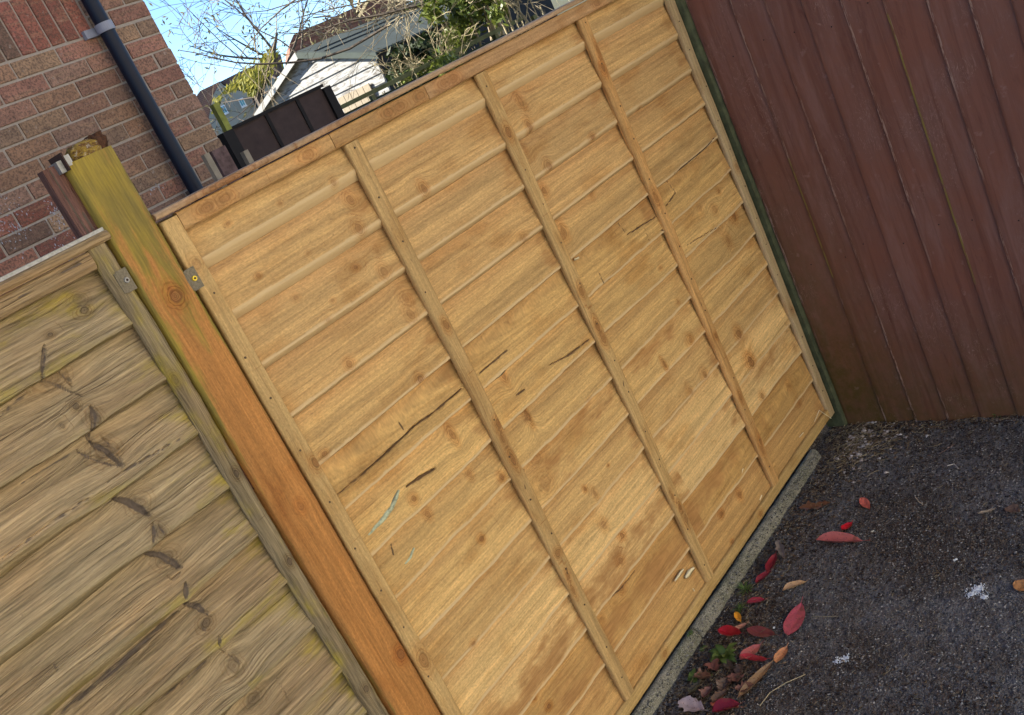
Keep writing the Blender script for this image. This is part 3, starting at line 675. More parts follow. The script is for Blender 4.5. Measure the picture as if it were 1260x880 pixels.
sliver('bark_pocket', M['resin'], [c4(480, 190), c4(505, 160), c4(520, 120)], .0045, panel, y=.0190, th=.0045)
for f, pts, hw in ((c9, [(620, 460), (650, 420), (672, 390)], .0062), (c9, [(682, 440), (705, 415), (735, 382)], .0090), (c9, [(728, 505), (737, 520)], .002), (c6, [(175, 238), (195, 218), (220, 198)], .0075),
                   (c8, [(320, 768), (330, 745), (337, 722)], .0080), (c8, [(412, 865), (422, 842)], .0055), (c5, [(530, 515), (550, 505)], .0035), (c8, [(592, 580), (610, 560)], .002)):
    sliver('splinter', M['splint'], [f(*p) for p in pts], hw, panel, y=.0145, th=.0028)
# straw caught at the corner, bent over the bottom rail
# clip screwed on the left stile
def clip(parent, cx, cz, w, h, y, mat, screw):
    mb = MB(); mb.box(cx - w / 2, cx + w / 2, y - .0022, y, cz - h / 2, cz + h / 2); mb.box(cx - w / 2 - .004, cx - w / 2, y - .0015, y + .010, cz - h / 2 + .002, cz + h / 2 - .002)
    o = mb.build('clip', mat, parent)
    sb = MB(); sb.tube([(cx, y - .0023, cz), (cx, y - .0052, cz)], [.0052, .0045], 12); s = sb.build('screw', screw, o)
    hb = MB(); hb.tube([(cx, y - .0053, cz), (cx, y - .0060, cz)], [.0022, .0022], 6); hb.build('screw_recess', M['void'], o)
    return o
p = FP(240, 342, -.002); clip(panel, p[0] - .003, p[1], .021, .040, -.0015, M['clipwood'], M['brass'])

# ------------------------------------------------------------------ timber post between the panels
post = empty('fence_post', (-.051, .02, GZ), label='square timber post, mossy yellow green at the top and orange below', cat='fence post')
def palg(X, U): return np.clip((X - 1.12) / .50, 0, 1) * .92 * (.7 + .6 * fbm(X * 5, U * 30, 44)) + np.where((U < .005) | (U > .085), .45, 0) + np.clip((X - 1.5) / .2, 0, 1) * .3
ph = 1.688 - GZ
put_beam('post_shaft', M['post'], post, (-.0445, -.026, 0), Z_, X_, Y_, ph, .089, .091, (.47, .205, .055), seed=71, nl=240, nw=14, bev=.006, warp=.002, alg=palg, sink=.0015,
         knots=[(GZ * -1 + 1.42, .048, .014, .012, 1.0), (GZ * -1 + .60, .075, .012, .010, .9), (1.05, .05, .010, .008, .5)],
         cracks=[])
# crumbling yellow-brown end grain chunk and grey cap remnant on top
def lump(name, mat, parent, c, r, seed, color=None, sub=4, amp=.35, flat=1.0):
    import bmesh
    bm = bmesh.new(); bmesh.ops.create_icosphere(bm, subdivisions=sub, radius=1)
    co = np.array([v.co[:] for v in bm.verts])
    n = fbm(co[:, 0] * 2.3 + 9, co[:, 1] * 2.3 + co[:, 2] * 1.7 + 5, seed, 4)
    for v, k, q in zip(bm.verts, n, co):
        s = 1 + amp * (k - .5) * 2; p = [max(-.82, min(.82, q[i] * s)) * r[i] for i in range(3)]; v.co = p
    me = bpy.data.meshes.new(name); bm.to_mesh(me); bm.free(); me.materials.append(mat); me.polygons.foreach_set('use_smooth', np.ones(len(me.polygons), bool))
    return link(name, me, parent, loc=c, color=color)
def crumb_mat():
    t = NT('rotten_cap'); P = t.pos(); n = t.noise(t.vmul(P, (60, 60, 200)), 1.0, 4, 0.7, 0.5); n2 = t.noise(P, 130, 4, 0.7)
    c = t.mix(t.map(n, .4, .6), (0.34, 0.22, 0.04), (0.12, 0.055, 0.02)); t.col(t.mix(t.map(n2, .55, .65, 0, .8), c, (0.45, 0.40, 0.33))); t.rough(.95); t.bump(n2, 1, .006); return t.m
M['crumb'] = crumb_mat(); M['rotdark'] = plain('dark_rotten_wood', (0.07, 0.03, 0.015), .95, .6, 200, bump=1)
lump('rotten_top', M['crumb'], post, (.000, -.002, ph + .008), (.032, .028, .020), 3)
lump('rotten_top', M['rotdark'], post, (.030, -.002, ph + .013), (.018, .022, .019), 8, amp=.8)
mb = MB(); mb.box(-.044, -.034, -.024, .01, ph - .004, ph + .014); mb.build('cap_scrap', M['galv'], post)
mb = MB(); mb.box(-.048, -.0452, -.028, .02, ph - .010, ph + .020); mb.build('cap_seam', M['void'], post)
mb = MB(); mb.box(-.058, -.049, -.020, .01, ph - .010, ph + .010); mb.build('cap_scrap', M['galv'], post)

# rough stake behind, brown
st = empty('wooden_stake', (-.103, .012, 1.05), label='weathered red brown stake standing behind the mossy post', cat='stake')
put_beam('stake_shaft', M['old'], st, (-.024, 0, 0), Z_, X_, Y_, .645, .031, .03, (.17, .085, .065), seed=77, nl=120, nw=8, warp=.003, bev=.004, sink=.003, cracks=[((.45, .012), (.64, .010), .002, .003), ((.30, .022), (.56, .020), .0016, .003)])

# ------------------------------------------------------------------ old panel
old = empty('lap_fence', (0, 0, 0), label='old weathered grey lap fence panel left of the post', cat='fence')
OG = (0.365, 0.268, 0.148)
o6 = crop(0, 340, 3.383); o7 = crop(0, 600, 3.1425)
def onodes(f, pts): return [f(*p) for p in pts]
OC = [(onodes(o6, [(178, 290), (172, 350), (158, 428)]), .0050, .004, .85), (onodes(o6, [(150, 430), (210, 440), (275, 470), (340, 500)]), .0035, .003, .75), (onodes(o6, [(250, 395), (285, 430), (300, 460)]), .0040, .004, .7),
      (onodes(o6, [(370, 540), (378, 580), (372, 650), (375, 690)]), .0060, .005, .8), (onodes(o6, [(378, 690), (440, 730), (500, 790)]), .0068, .006, 1.0), (onodes(o6, [(320, 725), (380, 760), (450, 785), (500, 793)]), .0035, .003, .8), (onodes(o6, [(420, 660), (470, 720), (505, 785)]), .003, .003, .7),
      (onodes(o7, [(440, 40), (500, 55), (570, 105)]), .0075, .006, 1.0), (onodes(o7, [(580, 140), (582, 190), (575, 225)]), .0035, .003, .9), (onodes(o7, [(600, 140), (628, 195)]), .0030, .003, .8),
      (onodes(o7, [(565, 255), (620, 260), (670, 290), (690, 310)]), .0070, .006, 1.0), (onodes(o7, [(640, 340), (660, 355), (690, 330)]), .0030, .003, .7), (onodes(o7, [(708, 365), (705, 430)]), .0050, .004, .9),
      (onodes(o7, [(712, 445), (770, 465), (800, 490)]), .0065, .005, .95), (onodes(o7, [(775, 545), (800, 550)]), .0040, .003, .7), (onodes(o7, [(838, 570), (836, 610)]), .0040, .004, .9), (onodes(o7, [(850, 620), (910, 660), (930, 690)]), .0032, .003, .6),
      (onodes(o7, [(240, 875), (450, 700), (690, 480)]), .0055, .006, .9), (onodes(o7, [(560, 860), (700, 760), (820, 660)]), .0045, .005, .85),
      (onodes(o7, [(70, 490), (92, 488)]), .0025, .002, .7), (onodes(o7, [(205, 680), (215, 715)]), .0025, .002, .7), (onodes(o6, [(0, 590), (60, 530), (130, 480)]), .0030, .003, .8), (onodes(o6, [(70, 875), (200, 800), (340, 715)]), .0018, .002, .8), (onodes(o6, [(420, 870), (560, 780), (735, 678)]), .0022, .003, .9), (onodes(o6, [(320, 95), (345, 70)]), .0022, .002, .7), (onodes(o7, [(0, 275), (170, 150), (390, 0)]), .0028, .003, .75),
      (onodes(o7, [(1000, 790), (1070, 730), (1120, 850)]), .0018, .002, .5)]
OK = [(*o6(345, 145), .010, .007, .8), (*o6(205, 245), .005, .004, .7), (*o6(310, 543), .006, .005, .9), (*o6(215, 425), .022, .014, .45), (*o6(330, 95), .012, .009, .4), (*o6(380, 590), .010, .014, .6), (*o6(430, 730), .018, .014, .55),
      (*o7(605, 170), .010, .014, .5), (*o7(790, 525), .012, .009, .75), (*o7(540, 60), .016, .012, .5), (*o7(640, 270), .016, .012, .5), (*o7(900, 690), .012, .016, .5), (*o7(985, 815), .014, .012, .5), (*o6(250, 625), .004, .005, .6)]
ox = np.concatenate([np.linspace(-1.93, -.75, 60), np.linspace(-.745, -.122, 260)])
OZ = [1.410, 1.297, 1.187, 1.078, .970, .866, .760, .655, .548, .44, .333, .226, .12, .012]
whorl = {2: -.345, 3: -.318, 4: -.312, 5: -.305, 6: -.30, 1: -.36}
for i, zb in enumerate(OZ):
    zt = (OZ[i - 1] + .022) if i else 1.53
    wx = whorl.get(i, -.31)
    def oeh(xs, wx=wx, i=i):
        l = np.clip((wx - xs) / .13, 0, 1); r = np.clip((xs - wx) / .18, 0, 1)
        return .0035 + (0.015 if i > 1 else 0.004) * l ** .7 * (1 - .25 * fbm(xs * 9, xs * 0, i)) + .005 * r
    def oalg(X, Z, zb=zb, i=i, wx=wx):
        a = np.clip((X + .30) / .17, 0, 1) ** 1.5 * .58
        a = np.maximum(a, np.clip((Z - 1.33) / .15, 0, 1) * .42)
        lo = np.clip(1 - (Z - zb) / .045, 0, 1) * .55 * (fbm(X * 8, Z * 0, i + 40) > .42)
        return np.maximum(a, lo)
    ck = [c for c in OC if any(zb - .02 < p[1] < zt for p in c[0])]
    kn = [k for k in OK if zb < k[1] < zb + .108]
    V, F, G, K, A = lap_board(ox, zb, zt, .0055, .0330, 0, kn, ck, oeh, seed=i * 11 + 205, wavy=.006, rough=.0030, alg=oalg, nz=44 if i < 9 else 16, thick=.0165, edge_k=0.6)
    me = mesh_np('board', V, F, M['old'], True, {'grain': ('FLOAT_VECTOR', G), 'knot': ('FLOAT_VECTOR', K), 'aux': ('FLOAT_COLOR', A)})
    me.set_sharp_from_angle(angle=R_(45)); link('board', me, old, color=jit(OG, .07))
def galg(X, U): return .30 + .35 * fbm(X * 7, U * 10, 3)
put_beam('stile', M['old'], old, (-.1385, 0, 0), Z_, X_, Y_, 1.553, .036, .0165, (.27, .205, .115), seed=81, nl=240, bev=.005, warp=.004, sink=.0022, alg=galg,
         knots=[(1.10, .020, .008, .006, 1), (.905, .022, .008, .006, 1), (.6, .02, .008, .006, .8), (1.30, .01, .01, .006, .5)], cracks=[])
put_beam('top_rail', M['old'], old, (-1.90, .001, 1.520), X_, Z_, Y_, 1.76, .031, .0165, (.36, .245, .125), seed=82, nl=300, bev=.004, warp=.002, sink=.002, alg=lambda X, U: .1 + 0 * X, cracks=[((1.62, .018), (1.74, .02), .0016, .002), ((1.45, .009), (1.60, .012), .0013, .002)])
put_beam('capping', M['old'], old, (-1.93, -.006, 1.5535), X_, Z_, Y_, 1.835, .0165, .05, (.40, .275, .14), seed=83, nl=300, bev=.003, warp=.002, sink=.002)
mb = MB(); mb.box(-1.93, -.094, .001, .046, 1.5705, 1.5765); mb.build('cap_frost', M['galv'], old)
put_beam('bottom_rail', M['old'], old, (-1.90, .001, 0), X_, Z_, Y_, 1.76, .03, .0165, OG, seed=84, nl=20)
put_beam('stile', M['old'], old, (-1.93, 0, 0), Z_, X_, Y_, 1.55, .036, .0165, OG, seed=85, nl=20)
p = FP(155, 345, -.002); clip(old, p[0] + .000, p[1], .020, .040, -.0015, M['clipwood'], M['galv'])

# ------------------------------------------------------------------ brown close-board fence on the right
bf = empty('close_board_fence', (1.862, 0, GZ), label='dark brown painted close board fence of tall vertical boards', cat='fence')
yedges = [0.012, -.103, -.243, -.345, -.447, -.552, -.66, -.752, -.842, -.945, -1.045, -1.15, -1.25, -1.35, -1.45]
yedges = [0.004, -.103, -.200, -.243 + .0, -.345, -.447, -.552, -.66, -.752, -.842, -.945, -1.045, -1.15, -1.25, -1.35]
yedges = [-.018, -.148, -.246, -.347, -.450, -.555, -.660, -.755, -.848, -.95, -1.05, -1.15, -1.25, -1.35]
zz = np.linspace(0, 1.86, 190)
for i in range(len(yedges) - 1):
    y0, y1 = yedges[i] , yedges[i + 1] - .018            # feather edge board: thin (hidden) at y0, thick at y1
    ns = 12; f = np.append([0, .045], np.linspace(.085, 1, ns - 2))
    Zb = np.repeat(zz[:, None], ns, 1); wob = .0014 * (fbm(zz * 1.7, zz * 0, i + 60) - .5) * 2
    Yb = y0 + (y1 - y0) * f[None, :] + np.repeat(wob[:, None], ns, 1)
    Xb = -(.005 + .0090 * (1 - f[None, :])) + .0014 * (fbm(Zb * 2, Yb * 9, i + 70) - .5) - .0006 * (fbm(Zb * 5, Yb * 160, i) - .5)
    Xb[:, 0] += .0022; Xb[:, 1] += .0004                                  # eased edge
    ed = np.zeros_like(Xb); ed[:, 0] = 1; ed[:, 1] = .85; ed[:, 2] = 0
    yl = np.zeros_like(Xb); 
    if i == 5: yl[:] = np.where((Zb > .45) & (Zb < 1.25), 1, 0)
    if i in (1,): yl[:] = np.where((Zb > .55) & (Zb < .95), .8, 0)
    low = np.clip((.42 - Zb) / .42, 0, 1) * .65 * np.ones_like(Yb) + np.clip((.30 + Yb) / .26, 0, 1) * np.clip((1.05 - Zb) / .6, 0, 1) * .65
    low = np.clip(low, 0, 1)
    V = np.stack([Xb, Yb, Zb], -1); nb = len(zz)
    Vk = np.stack([np.full(nb, .0), np.repeat(y1, nb) + wob, zz], -1)       # back of thick edge
    Vk2 = np.stack([np.full(nb, .0), np.repeat(y0, nb) + wob, zz], -1)
    allV = np.concatenate([V, Vk[:, None], Vk2[:, None]], 1); n2 = ns + 2; idx = np.arange(nb * n2).reshape(nb, n2); nx = np.roll(idx, -1, 1)
    F = np.stack([idx[:-1], nx[:-1], nx[1:], idx[1:]], -1).reshape(-1, 4)
    pad = lambda a, v: np.concatenate([a, np.full((nb, 2), v)], 1)
    A = np.stack([pad(ed, .9), pad(low, 0), pad(ed * 0, 0), pad(yl, 0)], -1)
    G = np.stack([allV[..., 2], allV[..., 1], allV[..., 0] * 0], -1)
    me = mesh_np('board', allV.reshape(-1, 3), F, M['paint'], True, {'grain': ('FLOAT_VECTOR', G), 'aux': ('FLOAT_COLOR', A)}); me.set_sharp_from_angle(angle=R_(40))
    link('board', me, bf)
    for zn in (.62, 1.30):
        nm = MB(); yy = (yedges[i] + yedges[i + 1]) / 2 + random.uniform(-.02, .02); z_ = zn + random.uniform(-.03, .03); nm.tube([(-.0118, yy, z_), (-.0132, yy, z_)], [.0022, .0022], 8)
        nm.build('nail', M['void'], bf)
mb = MB()
for z in (.35, 1.45): mb.box(.001, .06, -1.36, .02, z, z + .08)
mb.build('rear_rail', M['blackstain'], bf)
gp = empty('corner_post', (1.866, .0, GZ), label='thin dark green mossy post in the corner between both fences', cat='fence post')
gpb = beam(1.72, .031, .07, seed=91, nl=80, bev=.004, warp=.003, sink=.004)
mb = MB(); 
me = bpy.data.meshes.new('post_shaft'); Vg = gpb[0] @ np.stack([Z_, Y_, X_], 0); me.from_pydata(Vg.tolist(), [], [tuple(f) for f in gpb[1].tolist()] + [tuple(f) for f in gpb[2].tolist()]); me.update(); me.polygons.foreach_set('use_smooth', np.ones(len(me.polygons), bool)); me.set_sharp_from_angle(angle=R_(50)); me.materials.append(M['greenpost'])
link('post_shaft', me, gp, loc=(-.031, -.0165, 0))

# ------------------------------------------------------------------ kerb edging
def kerb(name, x0, x1, seed, **k):
    xs = np.linspace(x0, x1, int((x1 - x0) / .006)); prof = [(-.006, -.05), (-.005, 0), (-.003, .014), (.002, .027), (.009, .035), (.017, .038), (.026, .036), (.033, .028), (.037, .01), (.038, -.05)]
    P = np.array(prof); Xk = np.repeat(xs[:, None], len(P), 1); Yk = np.repeat(P[None, :, 0], len(xs), 0); Zk = np.repeat(P[None, :, 1], len(xs), 0)
    n = fbm(Xk * 30, (Yk + Zk) * 30, seed); n2 = vnoise(Xk * 190, (Yk * 1.3 + Zk) * 190, seed)
    Yk = Yk + .006 * (fbm(Xk * 3, Yk * 0, seed) - .5) - .004 * (n - .5); Zk = Zk + .006 * (n - .5) + .0022 * (n2 - .5)
    V = np.stack([Xk, Yk, Zk], -1).reshape(-1, 3); idx = np.arange(Xk.size).reshape(Xk.shape)
    F = [tuple(q) for q in np.stack([idx[:-1, :-1], idx[1:, :-1], idx[1:, 1:], idx[:-1, 1:]], -1).reshape(-1, 4).tolist()] + [tuple(idx[0].tolist()), tuple(idx[-1][::-1].tolist())]
    return link(name, mesh_np(name, V, F, M['kerb'], True), loc=(0, .011, GZ), **k)
kerb('path_edging', -.35, .792, 3, label='nearer length of rounded concrete edging under the new fence panel', cat='kerb', group='concrete edging along the fence')
kerb('path_edging', .800, 1.668, 4, label='farther length of rounded concrete edging ending near the brown fence', cat='kerb', group='concrete edging along the fence')

# ------------------------------------------------------------------ brick house
HC = (1.986, 2.622, 0.0); HA = R_(7)
house = empty('brick_house', HC, HA, label='multi coloured brown brick house wall behind the fences', cat='house')
hb = MB(); hb.box(-9, -.004, .006, 7.2, -.2, 5.2); hb.build('wall', M['wall'], house)
mb = MB(); mb.box(-3.4, -.003, .004, .02, .9, 3.2); mb.build('mortar_bed', M['mortar'], house)
rb = MB(); rb.add([(-9.2, -.3, 5.1), (.2, -.3, 5.1), (.2, 7.5, 5.1), (-9.2, 7.5, 5.1), (-9.2, 3.6, 7.9), (.2, 3.6, 7.9)], [(0, 1, 5, 4), (2, 3, 4, 5), (1, 2, 5), (3, 0, 4), (0, 3, 2, 1)]); rb.build('roof', M['tileroof'], house)
def brick_mesh(L, H, D, seed, b=.0025):
    import bmesh
    bm = bmesh.new(); bmesh.ops.create_cube(bm, size=1)
    for v in bm.verts: v.co = (v.co.x * L, v.co.y * D, v.co.z * H)
    bmesh.ops.bevel(bm, geom=bm.edges[:], offset=b, segments=1, affect='EDGES')
    r = random.Random(seed)
    for v in bm.verts: v.co += Vector([r.uniform(-.0013, .0013) for _ in range(3)])
    me = bpy.data.meshes.new('brick'); bm.to_mesh(me); bm.free(); me.materials.append(M['brick']); return me
BS = [brick_mesh(.2155, .0655, .06, s) for s in range(4)]; BH = [brick_mesh(.103, .0655, .06, s + 9) for s in range(2)]; BV = [brick_mesh(.066, .2155, .06, s + 20) for s in range(3)]
BC = [(.34, .18, .12), (.31, .16, .11), (.36, .20, .12), (.28, .165, .115), (.32, .185, .13), (.36, .17, .12), (.29, .185, .12), (.38, .235, .14)]
RC = [(.33, .115, .078), (.30, .105, .075), (.34, .145, .095), (.20, .115, .08), (.30, .10, .065)]
zs = 2.279                                   # underside of the soldier course
nbk = 0
rr = random.Random(4)
for r in range(-7, 19):
    if r < 0: zc = zs + .225 * 1 + .075 * (-r - 1) + .0375 - 0.0 ; zc = zs + .225 + .075 * (-r - 1) + .0375
    else: zc = zs - .075 * r - .0375 - .004
    if zc > 2.75: continue
    x = 0.0; odd = (r % 2 == 0)
    k = 0
    while x > -1.85:
        first = k == 0
        half = first and odd; Lb = .1125 if half else .225; cx = x - Lb / 2
        x -= Lb; k += 1
        colr = rr.choice(BC)
        low = zc < 1.75 and cx < -.95
        if low or rr.random() < .03: colr = rr.choice(RC)
        f = rr.uniform(.8, 1.15); colr = tuple(q * f for q in colr)
        if r < 0 and r >= -7 and cx > -20 and False: continue
        nbk += 1
        if half: cx += .0
        link('brick', rr.choice(BH if half else BS), house, loc=(cx + (rr.uniform(-.003, .007) if first else rr.uniform(-.0015, .0015)), .0295 - rr.uniform(.000, .0025), zc + rr.uniform(-.001, .001)), rot=(0, rr.uniform(-.004, .004), 0), color=colr)
# soldier course over the opening, left of the pipe (the stretcher rows run on to its right)
house_sold = []
for i in range(24):
    cx = -.3775 - .075 * i
    if cx < -1.85: break
    colr = rr.choice(RC); f = rr.uniform(.85, 1.2)
    link('brick', rr.choice(BV), house, loc=(cx, .0290 - rr.uniform(.000, .0025), zs + .1105), rot=(0, rr.uniform(-.006, .006), 0), color=tuple(q * f for q in colr))
# rows of stretchers beside the soldiers (right of the pipe)
for j in range(3):
    x = 0; k = 0
    while x > -.33:
        Lb = .1125 if (k == 0) == (j % 2 == 1) else .225
        cx = x - Lb / 2; x -= Lb; k += 1
        f = rr.uniform(.8, 1.15); link('brick', rr.choice(BH if Lb < .2 else BS), house, loc=(cx + .003, .0290, zs + .0375 + .075 * j), color=tuple(q * f for q in rr.choice(BC)))
# white scuffs of old paint on low bricks
HM = Matrix.Translation(HC) @ Matrix.Rotation(HA, 4, 'Z'); HI = HM.inverted()
M['scuff'] = plain('bluish_white_scuff', (0.38, 0.40, 0.45), .9, .2, 200)
def wallpt(u, v):
    o = HI @ Vector(CC); d = HI.to_3x3() @ Vector(ray(u, v)); t = (-.004 - o.y) / d.y; return o + d * t
for (u, v, ru, rv, n) in ((70, 268, .012, .045, 150), (8, 262, .05, .03, 160), (20, 284, .03, .02, 90), (6, 288, .02, .05, 90), (70, 300, .010, .05, 60), (190, 232, .03, .006, 50), (86, 265, .04, .012, 50)):
    c = wallpt(u, v); mb = MB()
    for _ in range(n // 2):
        x = c.x + rr.gauss(0, ru); z = c.z + rr.gauss(0, rv); q = rr.uniform(.0008, .0045); a = rr.uniform(0, 3.14); dx, dz = math.cos(a) * q, math.sin(a) * q * 1.6
        mb.add([(x - dx, -.0038, z - dz), (x + dz * .4, -.0046, z - dx * .4), (x + dx, -.0038, z + dz), (x - dz * .4, -.0046, z + dx * .4)], [(0, 1, 2, 3)])
    tag(mb.build('paint_scuff', M['scuff'], house), kind='stuff')
pb = MB(); px = -.318; pb.tube([(px, -.055, .2), (px, -.055, 5.0)], [.034, .034], 28); dp = pb.build('downpipe', M['pipe'], house, True)
dp.data.set_sharp_from_angle(angle=R_(60))
cb = MB(); cb.tube([(px, -.055, 2.262), (px, -.055, 2.300)], [.040, .040], 28); cb.box(px - .085, px + .045, -.022, -.001, 2.263, 2.299); cb.build('pipe_clip', M['steelclip'], dp)

# unseen white house, added to bounce sunlight onto the fence
opp = empty('added_bounce_house', (1.0, -7.0, -.14), label='white house added out of view to bounce sunlight onto the fence', cat='house')
mb = MB(); mb.box(-10, 12, -7, 0, 0, 5.6); mb.build('wall', M['render'], opp)  # wall of the added bounce house
mb = MB(); mb.add([(-10.3, -7.3, 5.61), (12.3, -7.3, 5.61), (12.3, .3, 5.61), (-10.3, .3, 5.61), (-10.3, -3.5, 8), (12.3, -3.5, 8)], [(0, 1, 5, 4), (2, 3, 4, 5), (1, 2, 5), (3, 0, 4), (0, 3, 2, 1)]); mb.build('roof', M['tileroof'], opp)  # roof of the added bounce house
for wx in (-7, -3.5, 0, 3.5, 7):
    for wz in (.9, 3.4):
        mb = MB(); mb.box(wx, wx + 1.2, .002, .05, wz, wz + 1.15); wf = mb.build('window', M['white'], opp)
        mb = MB(); mb.box(wx + .07, wx + .57, .051, .06, wz + .07, wz + 1.08); mb.build('pane', M['glassdark'], wf); mb = MB(); mb.box(wx + .63, wx + 1.13, .051, .06, wz + .07, wz + 1.08); mb.build('pane', M['glassdark'], wf)  # panes of the added bounce house
# ------------------------------------------------------------------ things beyond the fence
UP = Vector((0, 0, 1))
# dark brown neighbour fence, each panel a part
P0 = far(283.6, 161, 8.0); P1 = far(393, 105, 8.4)
dirv = (P1 - P0); dirv.z = 0; Lf = dirv.length; dirv.normalize(); nrm = Vector((-dirv.y, dirv.x, 0))
nf = empty('panel_fence', (P0.x, P0.y, -.14), math.atan2(dirv.y, dirv.x), label='dark brown three panel fence in front of the white shed', cat='fence')
topz = (P0.z + P1.z) / 2 + .14
for a, b in ((0, .355), (.375, .70), (.72, 1.0)):
    mb = MB(); mb.box(a * Lf, b * Lf, 0, .03, .05, topz); mb.build('panel', M['brownfence'], nf)
mb = MB()
for a in (.355, .70): mb.box(a * Lf, a * Lf + .028, -.012, .02, 0, topz - .01)
mb.build('cover_strip', M['blackstain'], nf)
mb = MB(); mb.box(-.02, Lf + .02, -.02, .05, topz - .012, topz + .012); mb.build('capping', M['blackstain'], nf)
mb = MB(); mb.box(Lf + .002, Lf + .07, -.03, .04, 0, topz - .02); mb.build('end_post', M['blackstain'], nf)
# green and black posts standing by it
def stick(name, u0, v0, u1, v1, D, w, mat, label, cat='post'):
    a = far(u0, v0, D); b = far(u1, v1, D); top = a; 
    e = empty(name, (b.x, b.y, -.14), label=label, cat=cat)
    mb = MB(); mb.tube([(0, 0, 0), (a.x - b.x, a.y - b.y, a.z + .14)], [w, w * .95], 4); mb.build('post_shaft', mat, e); return e
stick('garden_post', 263, 128, 285, 170, 7.9, .036, M['limepost'], 'slim lime green mossy post at the left end of the dark brown fence')
stick('garden_post', 276, 163, 300, 205, 6.6, .060, M['blackstain'], 'thick black post right beside the brick house corner')
stick('garden_post', 300, 186, 306, 196, 5.2, .022, M['cutwood'], 'short pale grey post end showing above the new panel capping')
stick('garden_post', 252, 190, 268, 214, 4.4, .020, M['cutwood'], 'split bleached batten end leaning by the brick house corner')
stick('garden_post', 263, 185, 275, 206, 4.6, .055, M['rottenstub'], 'broad purple brown rotten post stub behind the bleached batten')
stick('garden_post', 401, 118, 411, 145, 8.6, .035, M['blackstain'], 'black post right of the dark brown fence')
# green fence
G0, G1 = far(402, 138, 9.5), far(640, 20, 10.5)
dv = G1 - G0; zt_ = G0.z; Lg = math.hypot(dv.x, dv.y); ge = empty('green_fence', (G0.x, G0.y, -.14), math.atan2(dv.y, dv.x), label='low dark green fence with pale mossy top rail under the shed', cat='fence')
g_top = [far(412, 128, 9.5).z + .14, far(480, 92, 9.8).z + .14]
gt = sum(g_top) / 2 - .07
x = 0; i = 0
while x < Lg: mb = MB(); mb.box(x, x + .44, 0, .03, .05, gt - .05); mb.build('panel', M['greenfence'], ge); mb = MB(); mb.box(x + .442, x + .478, -.03, .04, 0, gt - .01); mb.build('fence_upright', M['railgreen'], ge); x += .48
mb = MB(); mb.box(-.05, Lg, -.035, .05, gt - .008, gt + .03); mb.build('top_rail', M['railgreen'], ge)

# shed
S_ap = Vector((CC[0] + 18 * .647, CC[1] + 18 * .762, 0)); rd = Vector((.991, .13, 0)).normalized(); sd = Vector((rd.y, -rd.x, 0))
shed = empty('garden_shed', (S_ap.x, S_ap.y, -.14), math.atan2(rd.y, rd.x), label='white weatherboard shed with grey green felt roof', cat='shed')
ze, za, hw, LR = 1.99 + .14, 2.50 + .14, 1.36, 6.0     # local x = ridge, local y = left
zc = .1; pitch = .155; k = 0
while zc < za - .05:
    z1 = min(zc + pitch, za - .02); w = hw if zc < ze else hw * (za - zc) / (za - ze); w = max(w, .05)
    wt = hw if z1 < ze else hw * (za - z1) / (za - ze)
    mb = MB(); mb.add([(-.030, -w, zc), (-.030, w, zc), (-.004, wt, z1), (-.004, -wt, z1), (.01, -w, zc), (.01, w, zc), (.01, wt, z1), (.01, -wt, z1)], [(0, 3, 2, 1), (4, 5, 6, 7), (0, 1, 5, 4), (1, 2, 6, 5), (2, 3, 7, 6), (3, 0, 4, 7)])
    mb.build('weatherboard', M['whiteboard'], shed); zc += pitch
mb = MB(); mb.box(.012, LR, -hw + .02, hw - .02, 0, ze); mb.build('wall', M['blackstain'], shed)
mb = MB(); s = (za - ze) / hw
for sg in (-1, 1):
    y1 = sg * (hw + .16); mb.prism([Vector((-.12, 0, za + .02)), Vector((LR + .1, 0, za + .02)), Vector((LR + .1, y1, ze - .16 * s + .02)), Vector((-.12, y1, ze - .16 * s + .02))], Vector((0, 0, .03)))
mb.build('roof', M['felt'], shed)
for q in range(2):
    mb = MB(); yy = -.35 - .2 * q; mb.box(-.1, LR, yy - .012, yy + .012, za + .055 + yy * s, za + .062 + yy * s); mb.build('roof_batten', M['blackstain'], shed)
for sg in (-1, 1):
    mb = MB(); y1 = sg * (hw + .17); mb.prism([Vector((-.15, 0, za + .045)), Vector((-.15, y1, ze - .17 * s + .045)), Vector((-.15, y1, ze - .17 * s - .06)), Vector((-.15, 0, za - .06))], Vector((.03, 0, 0))); mb.build('bargeboard', M['felt'] if sg < 0 else M['galv'], shed)
for q in range(5):
    mb = MB(); y = -.32 - q * .15; mb.box(-.075, -.050, y - .14, y, .2, 1.60 + .14); mb.build('door_plank', M['cutwood'], shed, color=None)

# stone house, brown roof, far left; big red tiled roof behind the shed
vd = far(290, 120, 1) - Vector(CC); vd.z = 0; vd.normalize(); sdv = Vector((vd.y, -vd.x, 0))
def flatpt(u, v, D):                         # on the vertical plane facing the camera at distance D along vd
    d = Vector(ray(u, v)); t = D / (d.x * vd.x + d.y * vd.y); return Vector(CC) + d * t
sh = empty('stone_house', tuple(flatpt(285, 130, 90) * 1)[:2] + (-.14,), label='pale stone house with two small white windows beyond the fences', cat='house')
off = Vector(sh.location)
def hp(name, pts, D, th, mat, par=sh, of=None):
    mb = MB(); mb.prism([flatpt(u, v, D) - (of or off) for u, v in pts], vd * th); return mb.build(name, mat, par)
hp('wall', [(252, 175), (258, 140), (262, 118), (271, 101), (279, 109), (306, 114), (340, 100), (352, 150), (330, 190)], 90, 6, M['stone'])
hp('roof', [(236, 128), (246, 112), (271, 100), (262, 118), (258, 142), (250, 175), (240, 160)], 90.6, 6, M['tileroof'])
hp('roof', [(271, 100.5), (300, 86), (345, 66), (350, 85), (330, 102), (306, 113), (281, 107)], 91, 5, M['tileroof'])
